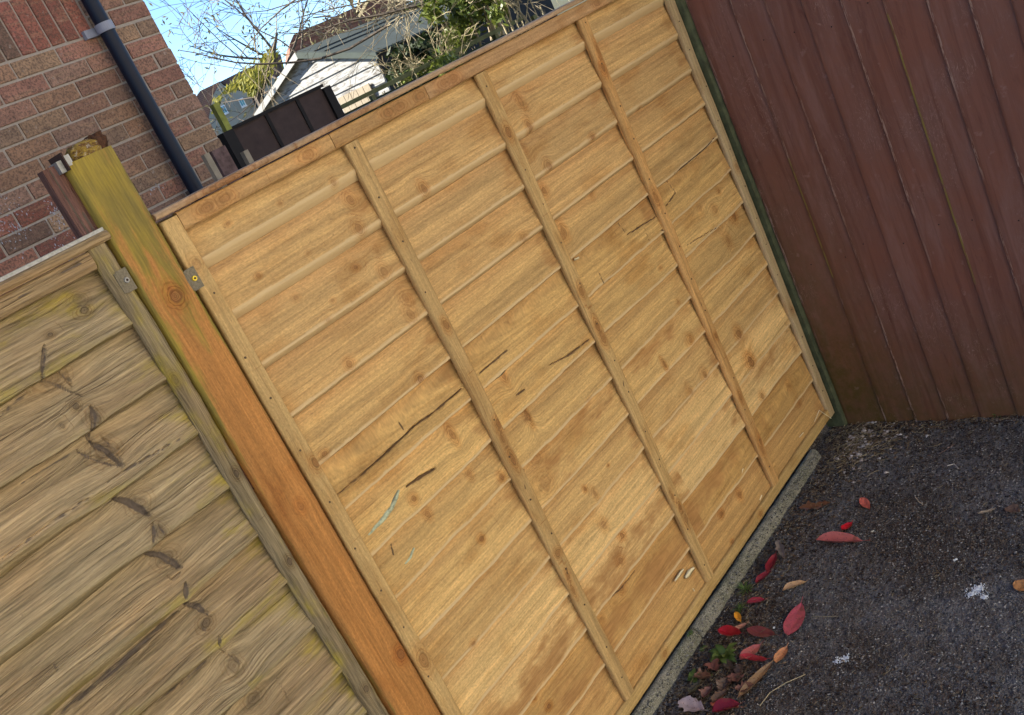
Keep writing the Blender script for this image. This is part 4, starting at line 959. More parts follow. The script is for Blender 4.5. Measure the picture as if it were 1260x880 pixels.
hp('gable_wall', [(306, 114), (322, 108), (335, 96), (350, 96), (352, 150), (318, 160)], 89.2, .6, M['stone'])
dpm = MB(); a = flatpt(308, 116, 88.9) - off; b = flatpt(322, 150, 88.9) - off; dpm.tube([a, (b.x, b.y, 0)], [.12, .12], 6); dpm.build('downpipe', M['blackstain'], sh)
for u, v in ((298, 126), (275.5, 135)):
    c = flatpt(u, v, 89.8) - off
    def wq(w0, w1, z0, z1, dd, th): mb = MB(); mb.prism([c + sdv * w0 + UP * z0 + vd * dd, c + sdv * w1 + UP * z0 + vd * dd, c + sdv * w1 + UP * z1 + vd * dd, c + sdv * w0 + UP * z1 + vd * dd], vd * th); return mb
    wf = wq(-.22, .22, -.34, .34, -.08, .15).build('window', M['white'], sh)
    wq(-.16, -.02, -.27, .27, -.10, .03).build('pane', M['glass'], wf); wq(.02, .16, -.27, .27, -.10, .03).build('pane', M['glass'], wf)
    wq(-.26, .26, -.42, -.36, -.14, .15).build('sill', M['white'], wf)
rh = empty('red_roofed_house', tuple(flatpt(380, 50, 34))[:2] + (-.14,), label='house with red brown hipped tile roof behind the shed ridge', cat='house')
ofr = Vector(rh.location)
hp('roof', [(356, 70), (357, 52), (361, 43), (372, 37), (395, 28), (430, 12), (470, -8), (500, -20), (500, 40), (420, 70)], 34, 5, M['redtile'], rh, ofr)
hp('wall', [(360, 72), (420, 62), (500, 30), (500, 120), (380, 160)], 34.6, 4, M['stone'], rh, ofr)
ph_ = empty('pale_house', tuple(flatpt(255, 165, 120))[:2] + (-.14,), label='pale rendered house low beside the brick corner, farthest away', cat='house')
ofp = Vector(ph_.location)
hp('wall', [(236, 160), (262, 138), (280, 165), (262, 200), (240, 190)], 120, 5, M['white'], ph_, ofp)
hp('roof', [(225, 160), (236, 148), (256, 128), (264, 138), (240, 162)], 119.6, 6, M['tileroof'], ph_, ofp)

# ------------------------------------------------------------------ vegetation
def leaves_mesh(name, centres, size, mat, seed, tones=None, elong=1.6, droop=None):
    r = np.random.default_rng(seed); n = len(centres); C_ = np.asarray(centres)
    a = r.normal(size=(n, 3)); a /= np.linalg.norm(a, axis=1)[:, None]
    if droop is not None: a = a * .55 + np.asarray(droop); a /= np.linalg.norm(a, axis=1)[:, None]
    b = np.cross(a, r.normal(size=(n, 3))); b /= np.linalg.norm(b, axis=1)[:, None]; c = np.cross(a, b)
    s = size * (0.6 + .8 * r.random(n))[:, None]
    V = np.stack([C_ - a * s * elong, C_ - b * s * .55 + c * s * .12, C_ + a * s * elong, C_ + b * s * .55 + c * s * .12], 1).reshape(-1, 3)
    F = np.arange(n * 4).reshape(n, 4)
    t = (r.random(n) if tones is None else tones); T = np.repeat(t, 4)
    return mesh_np(name, V, F, mat, False, {'tone': ('FLOAT', T)})
def branch(mb, p, d, L, r, depth, R, tips, bend=.25, grav=0.0, kids=4, spread=.7, n=5, thin=.0025):
    pts = [p]; k = 6 if depth > 0 else 4; dd = d.copy()
    for i in range(k):
        dd = (dd + Vector((R.gauss(0, bend), R.gauss(0, bend), R.gauss(0, bend) - grav)) * .35).normalized(); pts.append(pts[-1] + dd * L / k)
    rad = [max(thin, r * (1 - .75 * i / k)) for i in range(k + 1)]
    mb.tube(pts, rad, n if depth > 1 else 4 if depth > 0 else 3, cap=False)
    if depth == 0: tips.append((pts[-1], dd)); return
    for j in range(kids):
        f = R.uniform(.25, 1.0); i = min(int(f * k), k - 1); q = pts[i].lerp(pts[i + 1], f * k - i); t = (pts[i + 1] - pts[i]).normalized()
        o = t.orthogonal(); o.rotate(Matrix.Rotation(R.uniform(0, 6.28), 3, t)); nd = (t * (1 - spread * .45) + o * spread * R.uniform(.5, 1.1)).normalized()
        branch(mb, q, nd, L * R.uniform(.45, .7), rad[i] * .6, depth - 1, R, tips, bend, grav, kids, spread, n, thin)

# pale-barked tree behind the new panel whose bare limbs reach left over the roofs
R = random.Random(12)
T0 = far(612, 40, 12.0); tree = empty('bare_tree', (T0.x, T0.y, -.14), label='bare winter tree with pale trunk, its limbs reaching left over the shed', cat='tree')
o0 = Vector(tree.location)
Ttop = far(596, -25, 12.0)
tm = MB(); base = Vector((0, 0, 0)); pts = [base, Vector((.02, 0, 1.0)), far(613, 45, 12) - o0, far(602, 0, 12) - o0, Ttop - o0, far(585, -110, 12) - o0]
tm.tube(pts, [.13, .11, .095, .085, .075, .05], 9); tm.build('trunk', M['bark'], tree, True)
bm_ = MB(); tips = []
for (u0, v0, D0), (u1, v1, D1), r0, dep in (((600, -20, 12), (470, 5, 11.4), .045, 3), ((596, -30, 12), (400, -30, 11.0), .045, 3), ((560, -15, 11.8), (420, 35, 11.2), .026, 2), ((520, -10, 11.5), (370, 15, 11), .022, 2),
        ((480, -25, 11.4), (300, 20, 10.6), .022, 3), ((470, -35, 11.4), (270, -10, 10.4), .022, 2), ((430, -35, 11.2), (230, 45, 10.2), .022, 2), ((380, -40, 11), (230, 10, 10.2), .014, 2),
        ((602, 0, 12), (660, -30, 12.4), .04, 3), ((606, 20, 12), (650, 5, 11.5), .02, 2)):
    a = far(u0, v0, D0) - o0; b = far(u1, v1, D1) - o0; d = (b - a); L = d.length
    branch(bm_, a, d.normalized(), L, r0 * .6, dep, R, tips, bend=.26, grav=.02, kids=4, spread=.62, thin=.0022)
bm_.build('limbs', M['limb'], tree)
# one long arching twig across the sky
am = MB()
def arc(ptsuv, D, r0, r1, par, off_):
    P = [far(u, v, D + i * .05) - off_ for i, (u, v) in enumerate(ptsuv)]; n = len(P); am.tube(P, [r0 + (r1 - r0) * i / (n - 1) for i in range(n)], 5)
arc([(480, 30), (430, 60), (395, 72), (360, 77), (320, 79), (290, 77), (262, 71), (240, 65), (221, 62)], 10, .014, .004, tree, o0)
arc([(520, 5), (470, 18), (430, 25), (400, 20), (385, 22)], 10.4, .016, .006, tree, o0)
arc([(430, 25), (400, 35), (375, 40), (350, 42)], 10.3, .010, .004, tree, o0)
arc([(400, 22), (412, 33), (400, 42), (375, 33)], 10.2, .010, .006, tree, o0)
arc([(365, 65), (345, 50), (320, 38), (295, 15), (270, -5)], 10.1, .008, .004, tree, o0)
arc([(300, 75), (270, 50), (245, 25), (225, 5)], 10.1, .006, .003, tree, o0)
am.build('arching_twigs', M['twig'], tree)
# greenish catkins / old leaves caught in the crown (far tree behind)
def treelet(name, u, v, D, H, label, seed, leafm, nleaf, spread_px, size, kids=5, dep=3, twigm='twig'):
    RR = random.Random(seed); b = far(u, v, D); e = empty(name, (b.x, b.y, -.14), label=label, cat='tree'); mb = MB(); tips = []
    branch(mb, Vector((0, 0, 0)), Vector((0, 0, 1)), b.z + .14, .10, 0, RR, tips, bend=.03)
    mb2 = MB(); tips = []
    for j in range(9):
        h = (b.z + .14) * RR.uniform(.55, .98); an = RR.uniform(0, 6.28)
        branch(mb2, Vector((0, 0, h)), Vector((math.cos(an), math.sin(an), RR.uniform(.2, .9))).normalized(), H * RR.uniform(.4, .7), .035, dep, RR, tips, bend=.25, kids=kids, thin=.006)
    mb.build('trunk', M['twig'], e); mb2.build('limbs', M[twigm], e)
    if nleaf:
        rr_ = np.random.default_rng(seed); tp = np.array([t[0][:] for t in tips]); c = tp[rr_.integers(0, len(tp), nleaf)] + rr_.normal(size=(nleaf, 3)) * .12
        link('foliage', leaves_mesh('foliage', c, size, M[leafm], seed), e)
    return e
treelet('leafy_tree', 335, 60, 24, 3.2, 'thin tree with sparse yellow green leaves left of the shed roof', 5, 'leaf_far', 700, 40, .035, kids=3)
treelet('leafy_tree', 430, -5, 22, 3.6, 'pale twiggy tree rising behind the shed ridge', 8, 'leaf_far', 700, 40, .03, kids=4, twigm='twigpale')
# conifer with drooping yellow-green sprays
cb_ = far(318, 118, 20); con = empty('conifer', (cb_.x, cb_.y, -.14), label='yellow green conifer with drooping sprays in front of the stone house', cat='tree')
oc = Vector(con.location); r5 = np.random.default_rng(5); cc = []
tmb = MB(); tmb.tube([(0, 0, 0), (0, 0, cb_.z + .14), far(334, 78, 20) - oc, far(341, 40, 20) - oc], [.12, .09, .06, .02], 7); tmb.build('trunk', M['twig'], con)
for (u0, v0), (u1, v1), w, n in (((334, 78), (278, 112), 6, 520), ((328, 92), (300, 110), 6, 380), ((336, 62), (322, 80), 4, 120), ((322, 102), (308, 116), 3, 160), ((268, 120), (264, 138), 2, 90)):
    for t in r5.random(n) ** .8:
        q = far(u0 + (u1 - u0) * t + r5.normal() * w * (1.1 - .75 * t), v0 + (v1 - v0) * t + r5.normal() * w * (1.0 - .75 * t), 20 + r5.normal() * .5); cc.append(np.array(q - oc))
link('foliage', leaves_mesh('foliage', cc, .030, M['leaf_conifer'], 4, elong=2.0, droop=(-.45, .35, -.6)), con)
# evergreen shrub right, dark shrub under the eave
def shrub(name, pts, D, n, size, mat, label, seed, dz=.35, twig=True, cat='shrub'):
    us = [p[0] for p in pts]; vs = [p[1] for p in pts]; b = far(sum(us) / len(us), max(vs), D); e = empty(name, (b.x, b.y, -.14), label=label, cat=cat); o_ = Vector(e.location)
    r = np.random.default_rng(seed); cs = []; cl = [(r.uniform(min(us), max(us)), r.uniform(min(vs), max(vs)), r.normal() * dz) for _ in range(60)]
    def inside(x, y):
        c = False; j = len(pts) - 1
        for i in range(len(pts)):
            if (pts[i][1] > y) != (pts[j][1] > y) and x < (pts[j][0] - pts[i][0]) * (y - pts[i][1]) / (pts[j][1] - pts[i][1]) + pts[i][0]: c = not c
            j = i
        return c
    cl = [q for q in cl if inside(q[0], q[1])]; tn = []
    while len(cs) < n:
        k = r.integers(0, len(cl)); q = cl[k]; x = q[0] + r.normal() * 7; y = q[1] + r.normal() * 7
        if not inside(x, y) and r.random() < .8: continue
        cs.append(np.array(far(x, y, D + q[2] + r.normal() * .12) - o_)); tn.append(min(1, max(0, .5 + .25 * math.sin(k * 2.3) + r.normal() * .25)))
    link('foliage', leaves_mesh('foliage', cs, size, mat, seed, np.array(tn)), e)
    if twig:
        mb = MB(); RR = random.Random(seed)
        for _ in range(16):
            c = far(RR.uniform(min(us), max(us)), RR.uniform(min(vs), max(vs)), D) - o_; mb.tube([(c.x * .3, c.y * .3, 0), (c.x * .8, c.y * .8, c.z * .7), c], [.02, .014, .006], 5)
        mb.build('stems', M['twigpale'], e)
    return e
shrub('evergreen_shrub', [(528, -60), (522, 10), (530, 40), (552, 62), (575, 58), (600, 45), (622, 20), (640, -60)], 10.5, 6500, .026, M['leaf_shrub'], 'bright green glossy evergreen shrub rising over the new panel', 21)
shrub('dark_shrub', [(482, 84), (492, 66), (520, 48), (560, 34), (570, 60), (540, 80), (505, 98), (490, 104)], 11.6, 6500, .034, M['leaf_dark'], 'dark shaded evergreen shrub beside the shed wall', 22, dz=.25)
shrub('ivy_clump', [(505, 90), (530, 78), (560, 62), (570, 80), (520, 105), (480, 118)], 10.3, 1500, .022, M['leaf_shrub'], 'low leafy clump along the green fence', 23, twig=False)
# tangle of pale bare stems in front of the dark shrub
tb = far(510, 110, 10.0); tg = empty('bare_bramble', (tb.x, tb.y, -.14), label='tangle of pale bare stems in front of the dark shrub', cat='shrub'); ot = Vector(tg.location); RR = random.Random(33); mb = MB(); tips = []
for _ in range(26):
    a = far(RR.uniform(480, 570), RR.uniform(60, 115), 10.2) - ot; d = Vector((RR.gauss(0, 1), RR.gauss(0, .5), RR.gauss(.6, .8))).normalized(); branch(mb, a, d, RR.uniform(.25, .6), .006, 2, RR, tips, bend=.5, kids=3, thin=.0025, grav=.1)
for _ in range(10):
    a = far(RR.uniform(470, 560), RR.uniform(70, 120), 10.2) - ot; mb.tube([(a.x * .8, a.y * .8, 0), a], [.012, .006], 4)
mb.build('stems', M['twigpale'], tg)
mb = MB(); 
tw = far(640, 0, 9.6); te = empty('bare_bramble', (tw.x, tw.y, -.14), label='thin bare grey stems right of the pale tree trunk', cat='shrub'); oe = Vector(te.location); tips = []
for _ in range(22):
    a = far(RR.uniform(610, 680), RR.uniform(-10, 35), 9.8) - oe; branch(mb, a, Vector((RR.gauss(0, .5), RR.gauss(0, .5), 1)).normalized(), RR.uniform(.5, 1.0), .007, 2, RR, tips, bend=.3, kids=4, thin=.0025)
for _ in range(8):
    a = far(RR.uniform(615, 675), RR.uniform(0, 35), 9.8) - oe; mb.tube([(a.x * .9, a.y * .9, 0), a], [.014, .007], 4)
mb.build('stems', M['twigpale'], te)

# ------------------------------------------------------------------ small things on the ground
def gh(x, y): return float(ground_h(np.array([[x]]), np.array([[y]]))[0, 0])
def flecks(name, n, pos, size, mat, seed, flat=.5, tones=None):
    """irregular little tetra/octa chips"""
    r = np.random.default_rng(seed); P = pos(r, n); n = len(P); s = (size[0] + (size[1] - size[0]) * r.random(n) ** 2.2)
    B = np.array([[1, 0, 0], [-.5, .87, 0], [-.5, -.87, 0], [0, 0, 1], [0, 0, -1]], float)
    ang = r.random(n) * 6.283; ca, sa = np.cos(ang), np.sin(ang); st = .5 + r.random((n, 1)) * .9
    V = B[None] * (1 + .4 * (r.random((n, 5, 3)) - .5)); V[:, :, 1] *= st; V[:, :, 2] *= flat
    x = V[:, :, 0] * ca[:, None] - V[:, :, 1] * sa[:, None]; y = V[:, :, 0] * sa[:, None] + V[:, :, 1] * ca[:, None]
    z = V[:, :, 2] + (x * r.normal(size=(n, 1)) * .25)
    W_ = np.stack([x, y, z], -1) * s[:, None, None] + P[:, None, :]; W_[..., 2] += (s * flat * .4)[:, None]
    T = np.array([[0, 1, 3], [1, 2, 3], [2, 0, 3], [1, 0, 4], [2, 1, 4], [0, 2, 4]]); F = (np.arange(n)[:, None, None] * 5 + T[None]).reshape(-1, 3)
    t = r.random(n) ** 2.0 if tones is None else tones(r, n)
    return link(name, mesh_np(name, W_.reshape(-1, 3), F, mat, False, {'tone': ('FLOAT', np.repeat(t, 5))}), kind='stuff')
def onground(x, y): return np.stack([x, y, ground_h(x, y)], -1)
def pos_all(r, n): x = r.uniform(.35, 1.88, n); y = -r.random(n) ** 1.1 * 1.25 + .0; return onground(x, y)
tag(flecks('gravel', 42000, pos_all, (.0008, .0042), M['grit'], 1, .6), 'fine grey grit scattered over the dark asphalt', 'grit')
def pos_mid(r, n):
    x = r.uniform(.5, 1.88, n); y = -r.random(n) * 1.2; k = fbm(x * 3.2, y * 3.2, 61) + .25 * fbm(x * 11, y * 11, 62) - .10 * np.clip(-y, 0, 1.2); m = k > .52
    return onground(x[m], y[m])
tag(flecks('dirt_crumbs', 26000, pos_mid, (.0012, .0058), M['dirtcrumb'], 12, .45), 'dark brown dirt crumbs clotted in patches on the asphalt', 'dirt')
def pos_edge(r, n):
    x = r.uniform(.35, 1.86, n); y = .0 - np.abs(r.normal(size=n)) * .07; k = r.random(n) < .30
    x = np.where(k, 1.84 - np.abs(r.normal(size=n)) * .11, x); y = np.where(k, .03 - np.abs(r.normal(size=n)) * .16, y)
    k2 = r.random(n) < .25; x = np.where(k2, .66 + r.normal(size=n) * .12, x); y = np.where(k2, -.06 - np.abs(r.normal(size=n)) * .07, y)
    k3 = r.random(n) < .14; x = np.where(k3, 1.855 - np.abs(r.normal(size=n)) * .03, x); y = np.where(k3, -r.random(n) * .95, y)
    return onground(np.clip(x, .3, 1.87), y)
tag(flecks('leaf_litter', 12000, pos_edge, (.0015, .0095), M['litter'], 2, .22), 'dark brown crumbled leaf litter along kerb and corner', 'leaf litter')
def pos_kerb(r, n):
    x = r.uniform(.3, 1.66, n); y = .016 + r.normal(size=n) * .012; z = GZ + .034 - np.abs(y - .029) ** 2 * 18; return np.stack([x, y, z], -1)
tag(flecks('kerb_grit', 3500, pos_kerb, (.0008, .0035), M['grit'], 16, .6), 'pale and dark grit crumbs lodged on the concrete edging', 'grit')
def pos_gap(r, n): x = r.uniform(.1, 1.86, n); y = .062 + r.random(n) * .05; p = onground(x, y); p[:, 2] += .010; return p
tag(flecks('dirt_strip', 7000, pos_gap, (.001, .006), M['grit'], 6, .6), 'grey gritty dirt between edging and fence bottom', 'dirt')
def pos_corner(r, n):
    x = 1.72 + r.normal(size=n) * .07; y = -.05 - np.abs(r.normal(size=n)) * .085; return onground(np.clip(x, 1.5, 1.85), y)
tag(flecks('wood_flakes', 230, pos_corner, (.004, .013), M['paleflake'], 3, .35, lambda r, n: r.random(n)), 'pale wood and petal flakes in the fence corner', 'flakes')
def pos_spec(r, n): x = r.uniform(.45, 1.85, n); y = -r.random(n) * 1.15; return onground(x, y)
tag(flecks('pale_crumbs', 420, pos_spec, (.001, .0032), M['paleflake'], 4, .5, lambda r, n: .5 + .5 * r.random(n)), 'tiny whitish crumbs dotted over the asphalt', 'crumbs')
def strands(name, n, posf, Ls, rad, mat, seed, label, cat):
    r = np.random.default_rng(seed); P = posf(r, n); V = []; F = []; T = []
    for p in P:
        L = r.uniform(*Ls); a = r.random() * 6.283; cv = r.normal() * 2.2; q = p + np.array([0, 0, .002 + .006 * r.random()]); t = r.random(); k = 6; rd_ = rad * (.5 + r.random()); b0 = len(V)
        for i in range(k):
            w = rd_ * (1 - .5 * i / k); nx_ = np.array([-math.sin(a), math.cos(a), 0])
            V += [q + nx_ * w, q + np.array([0, 0, w * 1.4]), q - nx_ * w]; T += [t] * 3
            q = q + np.array([math.cos(a), math.sin(a), r.normal() * .12]) * L / k; q[2] = max(q[2], p[2] + .001); a += cv / k
        for i in range(k - 1):
            o = b0 + i * 3; F += [(o, o + 3, o + 4, o + 1), (o + 1, o + 4, o + 5, o + 2), (o + 2, o + 5, o + 3, o)]
    return link(name, mesh_np(name, np.array(V), np.array(F), mat, False, {'tone': ('FLOAT', np.array(T))}), label=label, cat=cat, kind='stuff')
strands('straw', 150, pos_corner, (.02, .075), .0009, M['straw'], 7, 'dry straw tangled in the fence corner', 'straw')
strands('dry_rootlets', 900, pos_edge, (.008, .035), .0006, M['straw'], 8, 'fine dry rootlets and stalks in the litter', 'rootlets')
strands('fine_stalks', 1100, pos_all, (.006, .022), .0005, M['straw'], 9, 'tiny stalks strewn over the asphalt', 'stalks')

def leaf(u, v, L, wd, ang, color, label, fold=.25, curl=.15, name='fallen_leaf', lift=.004, seed=0, ragged=0, cat='leaf', grp='fallen leaves by the kerb', tilt=0.0, stem=True):
    """leaf L x wd in metres lying at a photo point, ang in degrees in plan"""
    wd *= 1.45; L *= 1.06; x, y = GP(u, v); r = random.Random(seed + int(u)); nx_, ny_ = 15, 9; V = []; T = []
    for i in range(nx_):
        t = i / (nx_ - 1); w = wd * .5 * math.sin(math.pi * t ** .85) ** .75 * (1 + ragged * (r.random() - .5)) + .0002
        for j in range(ny_):
            s = j / (ny_ - 1) * 2 - 1; X = (t - .5) * L; Y = s * w * (1 if abs(s) < .9 else 1 + ragged * (r.random() - .5)); Z = abs(s) * w * fold * 2 + curl * L * (2 * t - 1) ** 2 * .5 + .0012 * math.sin(t * 13 + s * 4) * (1 - abs(s) * .3)
            V.append((X, Y, Z)); T.append(max(0, 1 - abs(s) * 3.5))
    F = [(i * ny_ + j, (i + 1) * ny_ + j, (i + 1) * ny_ + j + 1, i * ny_ + j + 1) for i in range(nx_ - 1) for j in range(ny_ - 1)]
    # underside 0.4 mm below
    n = len(V); V += [(a, b, c - .0004) for a, b, c in V]; T += T[:n]; F += [tuple(q + n for q in f[::-1]) for f in F]
    if stem:
        k = len(V); 
        for i in range(4): X = L * .5 + i * L * .06; zz_ = curl * L * .5 + .001 * i; V += [(X, .0005, zz_), (X, -.0005, zz_), (X, 0, zz_ + .0009)]; T += [1] * 3
        for i in range(3): o = k + i * 3; F += [(o, o + 1, o + 4, o + 3), (o + 1, o + 2, o + 5, o + 4), (o + 2, o, o + 3, o + 5)]
    me = mesh_np(name, np.array(V), F, M['leaf1'], True, {'tone': ('FLOAT', np.array(T))})
    return link(name, me, loc=(x, y, gh(x, y) + lift), rot=(tilt, r.uniform(-.05, .05), R_(ang)), color=color, label=label, cat=cat, group=grp)
PINK, DRED, RED, TAN = (.47, .13, .12), (.22, .018, .026), (.34, .03, .035), (.42, .26, .13)
def gdir(u0, v0, u1, v1): a = GP(u0, v0); b = GP(u1, v1); return math.degrees(math.atan2(b[1] - a[1], b[0] - a[0])), math.hypot(b[0] - a[0], b[1] - a[1])
def leafuv(u0, v0, u1, v1, wd, color, label, **k):
    a, L = gdir(u0, v0, u1, v1); return leaf((u0 + u1) / 2, (v0 + v1) / 2, L, wd, a, color, label, **k)
leafuv(1007, 669, 1060, 669, .030, PINK, 'folded coral pink leaf lying lengthwise, farthest of the big leaves', fold=.5, curl=.12)
leafuv(972, 784, 987, 746, .036, (.45, .085, .115), 'large flat rose pink leaf on open asphalt', fold=.08, curl=.06)
leafuv(947, 708, 957, 686, .020, DRED, 'dark crimson leaf upright beside the edging', fold=.4, curl=.2)
leafuv(932, 721, 950, 706, .016, DRED, 'narrow crimson leaf pointing at the upright crimson one', fold=.4, curl=.1)
leafuv(921, 744, 942, 741, .018, (.33, .03, .055), 'small crimson leaf beside the grass tuft', fold=.2, curl=.1)
leafuv(889, 785, 916, 790, .026, (.34, .01, .02), 'deep red leaf arching over the green weed', fold=.35, curl=.3, lift=.018)
leafuv(913, 815, 937, 797, .027, PINK, 'pink leaf just right of the green weed', fold=.15, curl=.12)
leafuv(914, 812, 946, 818, .014, (.42, .04, .05), 'curled red leaf rim below the pink leaf', fold=.6, curl=.35)
leafuv(956, 817, 969, 798, .020, (.60, .26, .12), 'small orange tan leaf at the tip of the brown one', fold=.2, curl=.1)
leafuv(911, 861, 953, 818, .019, (.30, .185, .095), 'long narrow brown dead leaf', fold=.2, curl=.05, lift=.008)
leafuv(965, 729, 992, 719, .016, (.50, .30, .15), 'pale tan curled leaf on the asphalt', fold=.5, curl=.1)
leafuv(908, 760, 914, 771, .012, (.75, .33, .03), 'tiny bright orange leaf above the deep red one', fold=.3, curl=.2, lift=.010)
leafuv(903, 780, 920, 770, .013, (.48, .22, .15), 'dull pinkish tan leaf behind the deep red one', fold=.2)
leafuv(922, 779, 955, 785, .026, (.16, .035, .04), 'mottled maroon leaf lying in the shade of litter', fold=.15)
leafuv(1061, 616, 1070, 628, .018, (.55, .13, .10), 'small salmon leaf alone on the asphalt', fold=.2)
leafuv(1038, 655, 1049, 646, .020, (.50, .01, .02), 'small bright scarlet leaf above the coral one', fold=.2, curl=.2)
leafuv(985, 628, 1022, 622, .030, (.15, .065, .035), 'brown crumpled dead leaf by the far edging', fold=.15, ragged=.5)
leafuv(838, 868, 868, 878, .030, (.42, .34, .36), 'pale lilac grey shrivelled leaf at the picture bottom', fold=.3, ragged=.4, curl=.2)
leafuv(876, 868, 910, 874, .022, (.55, .17, .10), 'orange pink leaf at the picture bottom', fold=.3, curl=.1)
leafuv(880, 882, 912, 872, .030, (.16, .008, .02), 'dark maroon leaf over the orange pink one', fold=.4, curl=.15, lift=.008)
leafuv(958, 668, 966, 690, .016, (.23, .19, .16), 'grey withered leaf against the edging', fold=.4, ragged=.5)
leafuv(1251, 718, 1268, 730, .026, (.42, .20, .08), 'orange brown leaf at the right picture edge', fold=.1)
leafuv(1240, 628, 1256, 634, .024, (.14, .09, .07), 'dull brown dead leaf at the right picture edge', fold=.2, ragged=.4)
leafuv(1205, 636, 1226, 629, .008, (.30, .24, .17), 'thin straw coloured stalk leaf on the right', fold=.2, stem=False)
r9 = random.Random(5)
for i, (u, v) in enumerate([(866, 838), (880, 826), (893, 846), (905, 838), (872, 856), (888, 862), (899, 822), (918, 850), (858, 850), (912, 830)]):
    leaf(u, v, r9.uniform(.030, .055), r9.uniform(.016, .028), r9.uniform(0, 360), (r9.uniform(.10, .19), r9.uniform(.065, .095), .055), 'dark brown dry leaf in the heap at the near kerb', fold=r9.uniform(.2, .5), curl=.3, ragged=.7, grp='dead brown leaves heaped by the near kerb', lift=.006, tilt=r9.uniform(-.3, .3))
# red leaf poking from beneath the panel
p = FP(786, 874, .01); 
# grass tufts and weeds
def weed(u, v, label, n, L, w, seed, broad=False, on_kerb=0.0, cat='weed'):
    x, y = GP(u, v, GZ + on_kerb); RR = random.Random(seed); V = []; F = []; T = []
    for i in range(n):
        a = RR.uniform(0, 6.283); el = RR.uniform(.35, 1.3); l = L * RR.uniform(.5, 1.1); k = 5; q = Vector((RR.gauss(0, .003), RR.gauss(0, .003), 0)); b0 = len(V); t = RR.random(); sx = Vector((-math.sin(a), math.cos(a), 0))
        for j in range(k + 1):
            f = j / k; ww = w * (math.sin(math.pi * (.12 + .86 * f)) if broad else (1 - f * .95)) * RR.uniform(.9, 1.1)
            V += [q + sx * ww + UP * ww * .3, q, q - sx * ww + UP * ww * .3]; T += [t * .8, t * .8 + .2, t * .8]
            q = q + Vector((math.cos(a) * math.cos(el), math.sin(a) * math.cos(el), math.sin(el))) * l / k; el -= .28
        for j in range(k):
            o = b0 + 3 * j; F += [(o, o + 3, o + 4, o + 1), (o + 1, o + 4, o + 5, o + 2)]
    e = empty('weed', (x, y, gh(x, y) + on_kerb), label=label, cat=cat, group='weeds along the edging')
    return link('leaves', mesh_np('leaves', np.array([tuple(v) for v in V]), np.array(F), M['weed'], True, {'tone': ('FLOAT', np.array(T))}), e)
weed(918, 728, 'spiky grass tuft beside the edging, farthest of the green weeds', 46, .044, .0024, 1)
weed(912, 752, 'small spiky tuft next to the small crimson leaf', 28, .034, .0024, 2)
weed(892, 810, 'broad leaved green weed under the deep red leaf', 26, .046, .0105, 3, True)
weed(855, 838, 'low dark green weed in the near dead leaves', 20, .028, .007, 4, True)
weed(852, 783, 'tiny green sprig between edging and fence bottom', 14, .018, .002, 5, on_kerb=.03)
weed(872, 832, 'scrappy green shoot by the heap of dead leaves', 10, .018, .003, 7, True)
weed(1229, 512, 'tiny green weed at the foot of the brown fence', 16, .024, .0035, 6, True)
weed(866, 802, 'mossy sprig on the side of the edging', 14, .014, .003, 8, True, on_kerb=.0)
# bird droppings: crusty splats of many merged blobs
def dropping(u, v, blobs, label, seed):
    x, y = GP(u, v); V = []; F = []; r = np.random.default_rng(seed); n = 14
    for bx, by, br in blobs:
        for _ in range(int(150 * br / .012)):
            a = r.random() * 6.28; d = br * 1.15 * abs(r.normal()) * .6; cx, cy = 1.45 * (bx + d * math.cos(a)), 1.45 * (by + d * math.sin(a)); s = r.uniform(.0007, .0030) * (1.15 - .5 * d / br); h = r.uniform(.0004, .0026); b0 = len(V); g = gh(x + cx, y + cy) - gh(x, y)
            ph0 = r.random() * 6
            V += [(cx + s * (1 + .4 * math.sin(3 * k + ph0)) * math.cos(k * 6.283 / 7), cy + s * (1 + .4 * math.sin(2 * k + ph0)) * math.sin(k * 6.283 / 7), g - .0005) for k in range(7)] + [(cx, cy, g + h + .0012)]
            F += [(b0 + k, b0 + (k + 1) % 7, b0 + 7) for k in range(7)]
    me = mesh_np('bird_dropping', np.array(V), F, M['dropping'], False)
    return link('bird_dropping', me, loc=(x, y, gh(x, y) + .0012), label=label, cat='bird dropping', group='white bird droppings on the asphalt')
dropping(1201, 727, [(0, 0, .014), (.008, -.004, .008), (-.010, .004, .007), (-.016, -.018, .006)], 'larger white splat with a small blob below it', 1)
dropping(1036, 812, [(0, 0, .009), (-.006, .006, .005), (.006, -.006, .006)], 'smaller white splat near the brown leaf', 2)
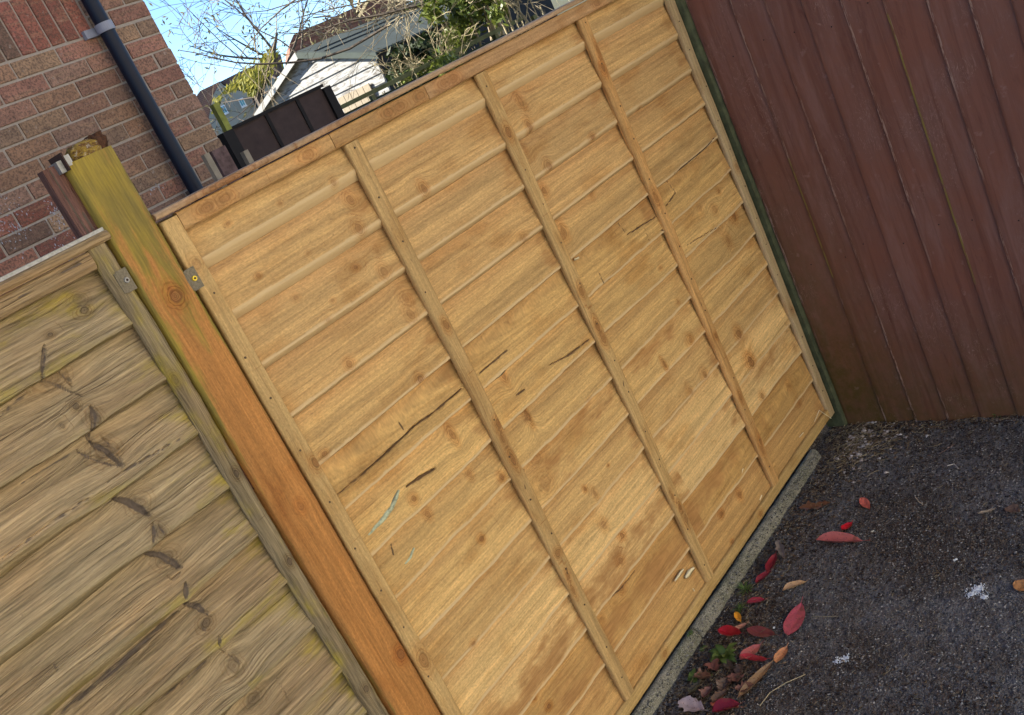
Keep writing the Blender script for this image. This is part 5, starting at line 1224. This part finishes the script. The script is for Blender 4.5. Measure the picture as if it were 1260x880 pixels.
def scrap(u, v, w, h, ang, label, col=(.75, .75, .72)):
    x, y = GP(u, v); mb = MB(); mb.box(-w / 2, w / 2, -h / 2, h / 2, -.001, .0022); return mb.build('paper_scrap', M['mottle'], loc=(x, y, gh(x, y) + .002), rot=(.08, .05, R_(ang)), color=col, label=label, cat='scrap', group='tiny pale scraps on the asphalt')
scrap(1176, 690, .011, .0042, -40, 'tiny white oblong scrap above the larger splat'); scrap(1074, 655, .010, .0035, -42, 'tiny cream oblong scrap right of the coral leaf', (.5, .46, .38)); scrap(953, 774, .006, .005, 10, 'tiny white crumb left of the rose pink leaf')
# straw stalks laid out
def stalk(pts, r, label, col=(.42, .34, .2)):
    P = [];
    for u, v in pts: x, y = GP(u, v); P.append(Vector((x, y, gh(x, y) + .004)))
    mb = MB(); o = P[0].copy(); mb.tube([p - o for p in P], [r] * len(P), 6); return mb.build('dry_stalk', M['mottle'], loc=o, color=col, label=label, cat='stalk', group='dry stalks on the asphalt')
stalk([(935, 869), (948, 853), (968, 842), (992, 832)], .0011, 'long pale curved stalk at the lower picture edge'); stalk([(1000, 761), (1015, 761), (1031, 760)], .0013, 'short straight brown twig right of the rose pink leaf', (.2, .17, .12))
stalk([(1166, 575), (1175, 573), (1180, 579)], .0014, 'small hooked cream stalk on open asphalt', (.5, .45, .38)); stalk([(1156, 560), (1166, 555), (1176, 547)], .0009, 'thin dark reddish stalk', (.2, .12, .09)); stalk([(1127, 614), (1132, 620), (1136, 622)], .0016, 'short thick tan stalk', (.4, .33, .24))
# bent straw hooked on the panel's lower corner
mb = MB(); a = FP(1003, 519, -.006); b = FP(1007, 505, -.004); c = FP(1022, 515, -.008)
mb.tube([Vector((a[0], -.004, a[1])), Vector((b[0], -.007, b[1])), Vector((c[0], -.010, c[1]))], [.0011] * 3, 5); mb.build('bent_straw', M['splint'], label='bent white straw caught on the lower right corner of the new panel', cat='straw')
print('bricks', len([o for o in bpy.data.objects if o.name.startswith('brick') and o.type == 'MESH']))
